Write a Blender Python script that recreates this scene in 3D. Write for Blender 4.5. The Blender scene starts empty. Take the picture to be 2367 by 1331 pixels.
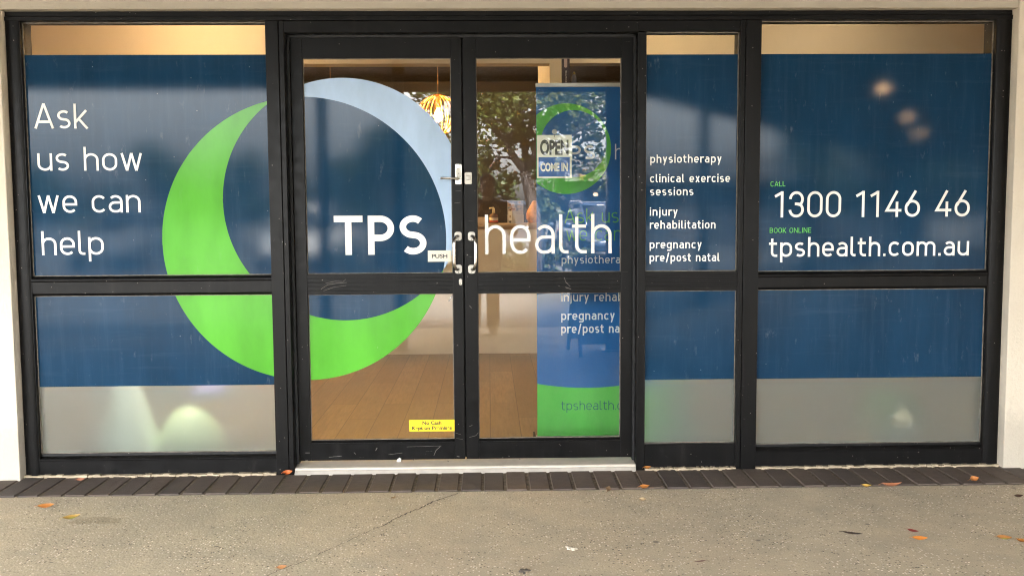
import bpy, bmesh, math, random
from mathutils import Vector, Matrix
rad = math.radians
SC = bpy.context.scene
COL = SC.collection

# ------------------------------------------------------------------ camera
FPX, YAW, TILT, ROLL, CD, CH = 2274.157, 0.0231525, 0.0824080, 0.0060414, 5.13762, 1.40903
PW, PH = 2367.0, 1331.0
_cy, _sy, _ct, _st = math.cos(YAW), math.sin(YAW), math.cos(TILT), math.sin(TILT)
_fw = Vector((_sy*_ct, _cy*_ct, -_st)); _r0 = Vector((_cy, -_sy, 0)); _d0 = _fw.cross(_r0)
_cr, _sr = math.cos(ROLL), math.sin(ROLL)
_rt = _cr*_r0 + _sr*_d0; _dn = -_sr*_r0 + _cr*_d0
CAMPOS = Vector((0, -CD, CH))
cam_d = bpy.data.cameras.new('camera'); cam = bpy.data.objects.new('camera', cam_d); COL.objects.link(cam)
cam_d.sensor_width = 36.0; cam_d.lens = FPX/PW*36.0; cam_d.clip_start = 0.02; cam_d.clip_end = 500
cam.matrix_world = Matrix(((_rt.x, -_dn.x, -_fw.x, 0), (_rt.y, -_dn.y, -_fw.y, -CD), (_rt.z, -_dn.z, -_fw.z, CH), (0, 0, 0, 1)))
SC.camera = cam

def ray(px, py): return _fw + ((px-PW/2)/FPX)*_rt + ((py-PH/2)/FPX)*_dn
def F(px, py, Y=0.0):            # measured photo point -> (X, Z) on the vertical plane at depth Y
    v = ray(px, py); t = (CD+Y)/v.y
    return (v.x*t, CH+v.z*t)
def FX(px, py, Y=0.0): return F(px, py, Y)[0]
def FZ(px, py, Y=0.0): return F(px, py, Y)[1]
def G(px, py, z=0.0):            # measured photo point -> (X, Y) on the ground
    v = ray(px, py); t = (z-CH)/v.z
    return (v.x*t, -CD+v.y*t)
def RF(px, py, D):               # something seen mirrored in the glass, standing D metres in front of it
    x, z = F(px, py, 0.05); k = (CD+D)/CD
    return (x*k, -D, CH+(z-CH)*k)

# ------------------------------------------------------------------ world, sun, exposure
SUN_EL, SUN_AZ = rad(50), rad(28)      # behind the shop, high, veiled by cloud
w = bpy.data.worlds.new('World'); SC.world = w; w.use_nodes = True
nt = w.node_tree; bg = nt.nodes['Background']
sky = nt.nodes.new('ShaderNodeTexSky'); sky.sky_type = 'NISHITA'; sky.sun_disc = False
sky.sun_elevation = SUN_EL; sky.sun_rotation = SUN_AZ; sky.air_density = 1.0; sky.dust_density = 4.0; sky.ozone_density = 1.0
hs = nt.nodes.new('ShaderNodeHueSaturation'); hs.inputs['Saturation'].default_value = 0.12
nt.links.new(sky.outputs[0], hs.inputs['Color']); nt.links.new(hs.outputs[0], bg.inputs[0]); bg.inputs[1].default_value = 0.07
sd = bpy.data.lights.new('sun', 'SUN'); sd.energy = 2.6; sd.angle = rad(20); sd.color = (1.0, 0.96, 0.90)
so = bpy.data.objects.new('sun', sd); COL.objects.link(so)
_sdir = Vector((math.sin(SUN_AZ)*math.cos(SUN_EL), math.cos(SUN_AZ)*math.cos(SUN_EL), math.sin(SUN_EL)))
so.rotation_euler = _sdir.to_track_quat('Z', 'Y').to_euler(); so.location = (-3, -8, 20)
SC.view_settings.view_transform = 'Standard'; SC.view_settings.look = 'None'
SC.view_settings.exposure = 6.2; SC.view_settings.gamma = 1.0
SC.render.engine = 'CYCLES'
cy = SC.cycles
cy.filter_width = 1.1
cy.use_denoising = True
try: cy.denoiser = 'OPENIMAGEDENOISE'
except Exception: pass
cy.max_bounces = 10; cy.diffuse_bounces = 4; cy.glossy_bounces = 4; cy.transmission_bounces = 6; cy.transparent_max_bounces = 12
cy.sample_clamp_indirect = 6.0; cy.caustics_reflective = False; cy.caustics_refractive = False

# ------------------------------------------------------------------ mesh helpers
class MB:
    def __init__(s): s.v = []; s.f = []; s.sm = []
    def add(s, vs, fs, smooth=False):
        o = len(s.v); s.v += [tuple(p) for p in vs]; s.f += [tuple(i+o for i in f) for f in fs]; s.sm += [smooth]*len(fs); return s
    def box(s, x0, x1, y0, y1, z0, z1):
        if x0 > x1: x0, x1 = x1, x0
        if y0 > y1: y0, y1 = y1, y0
        if z0 > z1: z0, z1 = z1, z0
        return s.add([(x0,y0,z0),(x1,y0,z0),(x1,y1,z0),(x0,y1,z0),(x0,y0,z1),(x1,y0,z1),(x1,y1,z1),(x0,y1,z1)],
              [(3,2,1,0),(4,5,6,7),(0,1,5,4),(1,2,6,5),(2,3,7,6),(3,0,4,7)])
    def rect(s, x0, x1, z0, z1, y):          # faces the street (-Y)
        return s.add([(x0,y,z0),(x1,y,z0),(x1,y,z1),(x0,y,z1)], [(0,1,2,3)])
    def flat(s, x0, x1, y0, y1, z):
        return s.add([(x0,y0,z),(x1,y0,z),(x1,y1,z),(x0,y1,z)], [(0,1,2,3)])
    def prism(s, prof, x0, x1):              # (y,z) profile run along X
        n = len(prof)
        vs = [(x0,y,z) for y,z in prof]+[(x1,y,z) for y,z in prof]
        fs = [(i,(i+1)%n,n+(i+1)%n,n+i) for i in range(n)]+[tuple(range(n))[::-1], tuple(range(n,2*n))]
        return s.add(vs, fs)
    def poly_ext(s, pts, z0, z1):            # (x,y) outline raised in Z
        n = len(pts)
        vs = [(x,y,z0) for x,y in pts]+[(x,y,z1) for x,y in pts]
        return s.add(vs, [(i,(i+1)%n,n+(i+1)%n,n+i) for i in range(n)]+[tuple(range(n))[::-1], tuple(range(n,2*n))])
    def face_ext(s, pts, y0, y1):            # (x,z) outline, depth along Y
        n = len(pts)
        vs = [(x,y0,z) for x,z in pts]+[(x,y1,z) for x,z in pts]
        return s.add(vs, [(i,(i+1)%n,n+(i+1)%n,n+i) for i in range(n)]+[tuple(range(n))[::-1], tuple(range(n,2*n))])
    def tube(s, pts, rs, n=10, cap=True):
        pts = [Vector(p) for p in pts]
        if not isinstance(rs, (list, tuple)): rs = [rs]*len(pts)
        t0 = (pts[1]-pts[0]).normalized()
        u = t0.orthogonal().normalized(); vs = []
        for i, p in enumerate(pts):
            if i == 0: t = pts[1]-pts[0]
            elif i == len(pts)-1: t = pts[-1]-pts[-2]
            else: t = (pts[i+1]-p).normalized()+(p-pts[i-1]).normalized()
            t = t.normalized(); u = (u-t*u.dot(t))
            if u.length < 1e-6: u = t.orthogonal()
            u = u.normalized(); b = t.cross(u)
            for k in range(n):
                a = 2*math.pi*k/n; vs.append(p+(u*math.cos(a)+b*math.sin(a))*rs[i])
        fs = []
        for i in range(len(pts)-1):
            for k in range(n):
                fs.append((i*n+k, i*n+(k+1)%n, (i+1)*n+(k+1)%n, (i+1)*n+k))
        s.add(vs, fs, True)
        if cap:
            o = len(s.v)-len(vs)
            s.f.append(tuple(o+k for k in range(n))[::-1]); s.f.append(tuple(o+(len(pts)-1)*n+k for k in range(n))); s.sm += [False, False]
        return s
    def lathe(s, prof, c=(0,0,0), n=20, sx=1, sy=1):   # (r,z) profile about a vertical axis
        vs = []; m = len(prof)
        for r, z in prof:
            for k in range(n):
                a = 2*math.pi*k/n; vs.append((c[0]+r*sx*math.cos(a), c[1]+r*sy*math.sin(a), c[2]+z))
        fs = [(i*n+k, i*n+(k+1)%n, (i+1)*n+(k+1)%n, (i+1)*n+k) for i in range(m-1) for k in range(n)]
        s.add(vs, fs, True); o = len(s.v)-len(vs)
        s.f.append(tuple(o+k for k in range(n))[::-1]); s.f.append(tuple(o+(m-1)*n+k for k in range(n))); s.sm += [False, False]
        return s
    def ball(s, c, r, n=12, m=8):
        rx, ry, rz = r if isinstance(r, (list, tuple)) else (r, r, r)
        vs = []
        for i in range(m+1):
            t = -math.pi/2+math.pi*i/m
            for k in range(n):
                a = 2*math.pi*k/n; vs.append((c[0]+rx*max(math.cos(t), .001)*math.cos(a), c[1]+ry*max(math.cos(t), .001)*math.sin(a), c[2]+rz*math.sin(t)))
        return s.add(vs, [(i*n+k, i*n+(k+1)%n, (i+1)*n+(k+1)%n, (i+1)*n+k) for i in range(m) for k in range(n)], True)
    def mesh(s, name):
        me = bpy.data.meshes.new(name); me.from_pydata(s.v, [], s.f); me.update()
        if any(s.sm): me.polygons.foreach_set('use_smooth', s.sm)
        return me

def wloc(o):
    p = Vector((0, 0, 0))
    while o is not None: p += o.location; o = o.parent
    return p
def tag(o, label=None, cat=None, group=None, kind=None):
    if label: o['label'] = label
    if cat: o['category'] = cat
    if group: o['group'] = group
    if kind: o['kind'] = kind
    return o
def thing(name, label, cat, loc=(0,0,0), group=None):
    o = bpy.data.objects.new(name, None); COL.objects.link(o); o.location = loc; o.empty_display_size = .1
    return tag(o, label, cat, group)
def obj(name, mb, mat, parent=None, label=None, bevel=0, seg=2):
    me = mb.mesh(name) if isinstance(mb, MB) else mb
    o = bpy.data.objects.new(name, me); COL.objects.link(o)
    if mat: me.materials.append(mat)
    if parent is not None: o.parent = parent; o.location = -wloc(parent)
    if label: o['label'] = label
    if bevel:
        b = o.modifiers.new('bevel', 'BEVEL'); b.width = bevel; b.segments = seg; b.limit_method = 'ANGLE'; b.angle_limit = rad(40)
    return o
def struct(name, mb, mat, label, **k): return tag(obj(name, mb, mat, **k), label, None, None, 'structure')
def copy_tree(o, parent=None):
    c = o.copy(); COL.objects.link(c)
    if parent is not None: c.parent = parent
    for ch in list(o.children): copy_tree(ch, c)
    return c

# ------------------------------------------------------------------ material helpers
class NT:
    def __init__(s, name):
        s.m = bpy.data.materials.new(name); s.m.use_nodes = True; s.t = s.m.node_tree
        s.p = s.t.nodes['Principled BSDF']; s.out = s.t.nodes['Material Output']
        s.tc = s.t.nodes.new('ShaderNodeTexCoord')
    def n(s, typ, **k):
        x = s.t.nodes.new(typ)
        for a, b in k.items(): setattr(x, a, b)
        return x
    def l(s, a, b): s.t.links.new(a, b)
    def co(s, scale=(1,1,1), which='Object'):
        m = s.n('ShaderNodeMapping'); m.inputs['Scale'].default_value = scale; s.l(s.tc.outputs[which], m.inputs['Vector']); return m.outputs[0]
    def noise(s, scale, detail=4, rough=.55, vec=None):
        x = s.n('ShaderNodeTexNoise'); x.inputs['Scale'].default_value = scale; x.inputs['Detail'].default_value = detail; x.inputs['Roughness'].default_value = rough
        s.l(vec if vec is not None else s.tc.outputs['Object'], x.inputs['Vector']); return x.outputs['Fac']
    def vor(s, scale, vec=None, feature='F1'):
        x = s.n('ShaderNodeTexVoronoi', feature=feature); x.inputs['Scale'].default_value = scale
        s.l(vec if vec is not None else s.tc.outputs['Object'], x.inputs['Vector']); return x
    def ramp(s, fac, stops):
        r = s.n('ShaderNodeValToRGB'); e = r.color_ramp.elements
        while len(e) < len(stops): e.new(.5)
        for i, (p, c) in enumerate(stops):
            e[i].position = p; e[i].color = (c, c, c, 1) if isinstance(c, (int, float)) else (*c, 1)
        s.l(fac, r.inputs[0]); return r.outputs[0]
    def mix(s, fac, a, b, mode='MIX'):
        x = s.n('ShaderNodeMix', data_type='RGBA', blend_type=mode)
        for sock, val in ((x.inputs[0], fac), (x.inputs[6], a), (x.inputs[7], b)):
            if hasattr(val, 'links') or hasattr(val, 'is_linked'): s.l(val, sock)
            elif isinstance(val, (int, float)): sock.default_value = val
            else: sock.default_value = (*val, 1)
        return x.outputs[2]
    def math(s, op, a, b=0.0):
        x = s.n('ShaderNodeMath', operation=op)
        for i, val in ((0, a), (1, b)):
            if hasattr(val, 'is_linked'): s.l(val, x.inputs[i])
            else: x.inputs[i].default_value = val
        return x.outputs[0]
    def bump(s, h, strength=.3, dist=.01):
        b = s.n('ShaderNodeBump'); b.inputs['Strength'].default_value = strength; b.inputs['Distance'].default_value = dist
        s.l(h, b.inputs['Height']); s.l(b.outputs[0], s.p.inputs['Normal']); return b.outputs[0]
    def base(s, c, rough=.5, metal=0, ior=1.5, spec=.5):
        p = s.p
        if hasattr(c, 'is_linked'): s.l(c, p.inputs['Base Color'])
        else: p.inputs['Base Color'].default_value = (*c, 1)
        if hasattr(rough, 'is_linked'): s.l(rough, p.inputs['Roughness'])
        else: p.inputs['Roughness'].default_value = rough
        p.inputs['Metallic'].default_value = metal; p.inputs['IOR'].default_value = ior; p.inputs['Specular IOR Level'].default_value = spec
        return s
def M(name, c, rough=.5, metal=0, vary=.12, scale=8.0, bump=0, ior=1.5, spec=.5):
    t = NT(name); n = t.noise(scale, 5)
    a = tuple(max(0, x*(1-vary)) for x in c); b = tuple(min(1, x*(1+vary)) for x in c)
    t.base(t.ramp(n, [(.3, a), (.7, b)]), t.ramp(t.noise(scale*2.3, 3), [(.3, max(.02, rough*.85)), (.7, min(1, rough*1.15))]), metal, ior, spec)
    if bump: t.bump(t.noise(scale*9, 4), bump, .004)
    return t.m
def EM(name, c, strength):
    t = NT(name); t.base((.8, .8, .8), .4)
    t.p.inputs['Emission Color'].default_value = (*c, 1); t.p.inputs['Emission Strength'].default_value = strength; return t.m

def mat_concrete(tone=1.0, name='exposed aggregate concrete'):
    t = NT(name); o = t.tc.outputs['Object']
    big = t.noise(.9, 5, .6); mid = t.noise(5.5, 5, .6); fine = t.noise(260, 3, .6)
    c = t.ramp(big, [(.28, (.53, .43, .305)), (.5, (.66, .54, .365)), (.72, (.74, .61, .415))])
    c = t.mix(t.math('MULTIPLY', t.ramp(mid, [(.35, 0), (.7, 1)]), .6), c, (.44, .375, .27))
    c = t.mix(t.ramp(t.noise(1.6, 5, .7), [(.56, 0), (.72, .35)]), c, (.36, .29, .215))
    c = t.mix(t.ramp(fine, [(.3, 0), (.75, .75)]), c, (.27, .22, .16))
    v = t.vor(88); g = t.n('ShaderNodeSeparateColor'); t.l(v.outputs['Color'], g.inputs[0])
    inside = t.ramp(v.outputs['Distance'], [(.26, 1), (.42, 0)])
    lite = t.math('MULTIPLY', inside, t.ramp(g.outputs[0], [(.74, 0), (.77, 1)]))
    dark = t.math('MULTIPLY', inside, t.ramp(g.outputs[1], [(.80, 0), (.82, 1)]))
    wear = t.ramp(t.noise(2.3, 4, .6), [(.36, .25), (.62, 1)]); c = t.mix(t.math('MULTIPLY', lite, wear), c, (.92, .81, .65)); c = t.mix(t.math('MULTIPLY', dark, wear), c, (.07, .058, .045))
    v2 = t.vor(62); g2 = t.n('ShaderNodeSeparateColor'); t.l(v2.outputs['Color'], g2.inputs[0])
    big_d = t.math('MULTIPLY', t.ramp(v2.outputs['Distance'], [(.13, 1), (.22, 0)]), t.ramp(g2.outputs[0], [(.93, 0), (.94, 1)]))
    c = t.mix(big_d, c, (.06, .05, .04))
    big_l = t.math('MULTIPLY', t.ramp(v2.outputs['Distance'], [(.16, 1), (.28, 0)]), t.ramp(g2.outputs[1], [(.93, 0), (.94, 1)]))
    c = t.mix(big_l, c, (.82, .74, .6))
    v3 = t.vor(4.2); g3 = t.n('ShaderNodeSeparateColor'); t.l(v3.outputs['Color'], g3.inputs[0])
    gum = t.math('MULTIPLY', t.ramp(v3.outputs['Distance'], [(.045, 1), (.075, 0)]), t.ramp(g3.outputs[0], [(.62, 0), (.66, .75)]))
    c = t.mix(gum, c, (.16, .13, .10))
    if tone != 1.0: c = t.mix(1.0, c, (tone, tone*.98, tone*.94), 'MULTIPLY')
    t.base(c, .82, spec=.3)
    t.bump(t.math('ADD', t.math('MULTIPLY', fine, .6), v.outputs['Distance']), .28, .004)
    return t.m
def mat_paver():
    t = NT('dark paver'); v = t.n('ShaderNodeNewGeometry')
    c = t.ramp(t.noise(30, 5, .7), [(.3, (.085, .063, .050)), (.55, (.112, .083, .066)), (.8, (.14, .104, .083))])
    c = t.mix(t.ramp(v.outputs['Random Per Island'], [(0, 0), (1, .85)]), c, (.060, .048, .044))
    c = t.mix(t.ramp(t.noise(2.2, 3), [(.45, 0), (.7, .35)]), c, (.17, .125, .09))
    c = t.mix(t.ramp(t.noise(180, 2), [(.72, 0), (.78, .8)]), c, (.22, .18, .14))
    t.base(c, .75, spec=.35); t.bump(t.noise(150, 4), .35, .003); return t.m
def mat_frame(name='black anodised frame', tone=1.0):
    t = NT(name)
    st = t.noise(3.0, 5, .65, t.co((6, 6, .5)))
    c = t.ramp(st, [(.3, (.003*tone, .003*tone, .003*tone)), (.6, (.006*tone, .0055*tone, .0053*tone)), (.8, (.015*tone, .013*tone, .012*tone))])
    dust = t.ramp(t.noise(55, 4, .7), [(.66, 0), (.74, .35)])
    c = t.mix(dust, c, (.12, .105, .09))
    sp = t.vor(70); sg = t.n('ShaderNodeSeparateColor'); t.l(sp.outputs['Color'], sg.inputs[0])
    spots = t.math('MULTIPLY', t.ramp(sp.outputs['Distance'], [(.10, 1), (.16, 0)]), t.ramp(sg.outputs[0], [(.965, 0), (.97, 1)]))
    c = t.mix(spots, c, (.42, .38, .33))
    scr = t.noise(9, 3, .5, t.co((1.2, 1, 22))); scr = t.ramp(scr, [(.735, 0), (.75, .55), (.765, 0)])
    c = t.mix(scr, c, (.26, .24, .22))
    t.base(c, t.ramp(t.noise(20, 3), [(.3, .28), (.7, .46)]), 0, 1.5, .14)
    t.bump(t.noise(240, 2), .05, .001); return t.m
def mat_film(name, c, rough=.075, dirt=.25, c2=None, ior=1.5):
    t = NT(name)
    n = t.noise(1.7, 5, .6, t.co((2.2, 1, .8)))
    col = t.ramp(n, [(.3, tuple(x*.80 for x in c)), (.7, tuple(min(1, x*1.12) for x in c))])
    if dirt > .2: col = t.mix(t.ramp(t.noise(7, 5, .7, t.co((5, 1, .35))), [(.5, 0), (.85, .09)]), col, (.14, .20, .26)); col = t.mix(t.ramp(t.noise(5, 5, .7, t.co((.5, 1, 6))), [(.55, 0), (.8, .06)]), col, (.16, .22, .27))
    d = t.ramp(t.noise(26, 5, .7, t.co((1, 1, .35))), [(.62, 0), (.8, dirt)])
    col = t.mix(d, col, (.30, .31, .32))
    sp = t.vor(40); sg = t.n('ShaderNodeSeparateColor'); t.l(sp.outputs['Color'], sg.inputs[0])
    spots = t.math('MULTIPLY', t.ramp(sp.outputs['Distance'], [(.05, 1), (.09, 0)]), t.ramp(sg.outputs[0], [(.97, 0), (.975, .7)]))
    col = t.mix(spots, col, (.5, .5, .5))
    t.base(col, t.ramp(t.noise(6, 4), [(.3, rough*.85), (.7, rough*1.2)]), 0, ior, .15)
    t.bump(t.math('ADD', t.noise(210, 2), t.math('MULTIPLY', t.noise(14, 2, .5, t.co((1, 1, .4))), .5)), .035, .0010); return t.m
def mat_glass(name='clear glass', refl=.064, tint=(.93, .95, .94)):
    t = NT(name); t.t.nodes.remove(t.p)
    tr = t.n('ShaderNodeBsdfTransparent'); tr.inputs[0].default_value = (*tint, 1)
    gl = t.n('ShaderNodeBsdfGlossy'); gl.inputs['Roughness'].default_value = 0.0
    fr = t.n('ShaderNodeFresnel'); fr.inputs[0].default_value = 1.5
    fac = t.math('ADD', t.math('MULTIPLY', fr.outputs[0], 1.0), refl-.04)
    mx = t.n('ShaderNodeMixShader'); t.l(fac, mx.inputs[0]); t.l(tr.outputs[0], mx.inputs[1]); t.l(gl.outputs[0], mx.inputs[2])
    df = t.n('ShaderNodeBsdfDiffuse'); df.inputs[0].default_value = (.6, .58, .53, 1)
    mx2 = t.n('ShaderNodeMixShader')
    t.l(t.ramp(t.noise(9, 5, .7, t.co((1, 1, .5))), [(.45, .004), (.8, .035)]), mx2.inputs[0])
    t.l(mx.outputs[0], mx2.inputs[1]); t.l(df.outputs[0], mx2.inputs[2])
    t.l(mx2.outputs[0], t.out.inputs[0]); return t.m
def mat_frost():
    t = NT('frosted film'); t.t.nodes.remove(t.p)
    rf = t.n('ShaderNodeBsdfRefraction'); rf.inputs['Roughness'].default_value = .50; rf.inputs['IOR'].default_value = 1.45; rf.inputs[0].default_value = (.94, 1.0, .95, 1)
    tl = t.n('ShaderNodeBsdfTranslucent'); tl.inputs[0].default_value = (.80, .86, .80, 1)
    df = t.n('ShaderNodeBsdfDiffuse'); df.inputs[0].default_value = (.62, .68, .62, 1)
    gl = t.n('ShaderNodeBsdfGlossy'); gl.inputs['Roughness'].default_value = .28
    a = t.n('ShaderNodeMixShader'); a.inputs[0].default_value = .12; t.l(rf.outputs[0], a.inputs[1]); t.l(tl.outputs[0], a.inputs[2])
    b = t.n('ShaderNodeMixShader'); t.l(t.ramp(t.noise(8, 4), [(.3, .10), (.7, .14)]), b.inputs[0]); t.l(a.outputs[0], b.inputs[1]); t.l(df.outputs[0], b.inputs[2])
    c = t.n('ShaderNodeMixShader'); c.inputs[0].default_value = .045; t.l(b.outputs[0], c.inputs[1]); t.l(gl.outputs[0], c.inputs[2])
    t.l(c.outputs[0], t.out.inputs[0]); return t.m
def mat_stucco(name, c):
    t = NT(name)
    col = t.ramp(t.noise(1.4, 5, .6), [(.3, tuple(x*.90 for x in c)), (.7, c)])
    col = t.mix(t.ramp(t.noise(14, 5, .75, t.co((1, 1, .6))), [(.6, 0), (.78, .35)]), col, tuple(x*.72 for x in c))
    col = t.mix(t.ramp(t.noise(75, 3, .6), [(.70, 0), (.76, .6)]), col, tuple(x*.45 for x in c))
    sp = t.n('ShaderNodeSeparateXYZ'); t.l(t.tc.outputs['Object'], sp.inputs[0])
    hgt = t.math('ADD', sp.outputs[2], t.math('MULTIPLY', t.noise(7, 5, .7), -.5))
    col = t.mix(t.ramp(hgt, [(0.0, .55), (.12, 0)]), col, tuple(x*.62 for x in c))
    t.base(col, .8, spec=.3); t.bump(t.math('ADD', t.noise(60, 5, .7), t.math('MULTIPLY', t.noise(9, 3), 1.5)), .55, .006); return t.m
def mat_oak():
    t = NT('oak plank floor')
    br = t.n('ShaderNodeTexBrick'); br.offset = .37; br.inputs['Scale'].default_value = 1.0
    br.inputs['Brick Width'].default_value = 1.35; br.inputs['Row Height'].default_value = .19; br.inputs['Mortar Size'].default_value = .0028
    br.inputs['Color1'].default_value = (0, 0, 0, 1); br.inputs['Color2'].default_value = (1, 1, 1, 1); br.inputs['Mortar'].default_value = (.5, .5, .5, 1)
    mp = t.n('ShaderNodeMapping'); mp.inputs['Rotation'].default_value = (0, 0, rad(90)); t.l(t.tc.outputs['Object'], mp.inputs['Vector']); t.l(mp.outputs[0], br.inputs['Vector'])
    g = t.noise(3.5, 6, .65, t.co((14, 1.1, 1))); g2 = t.noise(1.3, 4, .6, t.co((6, 1.2, 1)))
    c = t.ramp(g, [(.25, (.165, .098, .038)), (.5, (.255, .165, .070)), (.75, (.33, .22, .10))])
    c = t.mix(t.ramp(br.outputs['Color'], [(0, 0), (1, .75)]), c, (.17, .105, .045))
    c = t.mix(t.ramp(g2, [(.45, 0), (.75, .5)]), c, (.135, .083, .034))
    c = t.mix(t.math('MULTIPLY', br.outputs['Fac'], .8), c, (.07, .04, .02))
    t.base(c, .42, spec=.4); return t.m
def mat_leaf(name, cols, trans=.25):
    t = NT(name); g = t.n('ShaderNodeNewGeometry')
    c = t.ramp(g.outputs['Random Per Island'], [(0, cols[0]), (.5, cols[1]), (1, cols[2])])
    c = t.mix(t.ramp(t.noise(1.1, 3), [(.35, .45), (.65, 0)]), c, cols[0])
    t.base(c, .5, spec=.35)
    tl = t.n('ShaderNodeBsdfTranslucent'); t.l(c, tl.inputs[0])
    mx = t.n('ShaderNodeMixShader'); mx.inputs[0].default_value = trans; t.l(t.p.outputs[0], mx.inputs[1]); t.l(tl.outputs[0], mx.inputs[2]); t.l(mx.outputs[0], t.out.inputs[0]); return t.m
def mat_asphalt():
    t = NT('asphalt'); c = t.ramp(t.noise(140, 3), [(.3, (.05, .05, .05)), (.7, (.11, .107, .10))])
    c = t.mix(t.ramp(t.noise(.5, 4), [(.4, 0), (.7, .4)]), c, (.13, .125, .115)); t.base(c, .85, spec=.3); t.bump(t.noise(160, 3), .3, .004); return t.m

m_conc = mat_concrete(); m_paver = mat_paver(); m_frame = mat_frame(); m_framed = mat_frame('black door frame', .85)
m_wall = mat_stucco('cream painted render', (.66, .585, .47)); m_mortar = M('sandy mortar', (.42, .34, .23), .9, vary=.25, scale=18, bump=.5)
m_joint = M('paver joint sand', (.12, .092, .065), .95, vary=.5, scale=40)
m_blue = mat_film('navy blue vinyl', (.0075, .036, .078), .05); m_blue2 = m_blue
m_green = mat_film('lime green vinyl', (.092, .365, .036), .10, .08); m_pale = mat_film('pale blue vinyl', (.40, .53, .70), .18, .08)
m_white = mat_film('white vinyl lettering', (.86, .85, .80), .35, .04); m_textgreen = mat_film('green vinyl lettering', (.13, .50, .10), .35, .04)
m_glass = mat_glass(); m_frost = mat_frost()
m_alu = M('mill aluminium sill', (.54, .48, .40), .5, 0, .08, 22); m_alu2 = M('grey aluminium nosing', (.40, .36, .31), .5, 0, .1, 22)
m_steel = M('satin stainless steel', (.42, .40, .37), .24, 1.0, .05, 30); m_plate = M('pale cast plate', (.46, .43, .38), .42, .5, .06, 30)
m_white_pl = M('white plastic', (.60, .57, .50), .35, vary=.04); m_black = M('black rubber gap', (.008, .008, .008), .7); m_seal = M('grey glazing seal', (.16, .14, .11), .7, vary=.45, scale=30)
m_oak = mat_oak(); m_in = M('cream interior paint', (.62, .50, .33), .75, vary=.04, scale=2); m_brown = M('dark brown wall paint', (.030, .020, .017), .6, vary=.1, scale=3)
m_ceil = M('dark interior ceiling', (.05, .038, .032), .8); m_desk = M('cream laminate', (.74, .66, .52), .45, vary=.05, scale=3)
m_desktop = M('pale oak laminate', (.55, .40, .24), .4, vary=.15, scale=12)
m_asph = mat_asphalt(); m_bark = M('grey bark', (.075, .062, .058), .9, vary=.35, scale=14, bump=.6)
m_leaf = mat_leaf('yellow green foliage', [(.022, .032, .007), (.060, .076, .013), (.13, .145, .026)], .35)
m_leafd = mat_leaf('dark green foliage', [(.015, .024, .009), (.035, .052, .016), (.075, .10, .03)], .2)
m_soffit = M('dark timber verandah lining', (.055, .042, .035), .65, vary=.15, scale=6); m_fascia = M('dark brown fascia', (.035, .024, .021), .55, vary=.1, scale=5)
m_post = M('charcoal steel post', (.045, .048, .055), .35, vary=.1)

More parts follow.
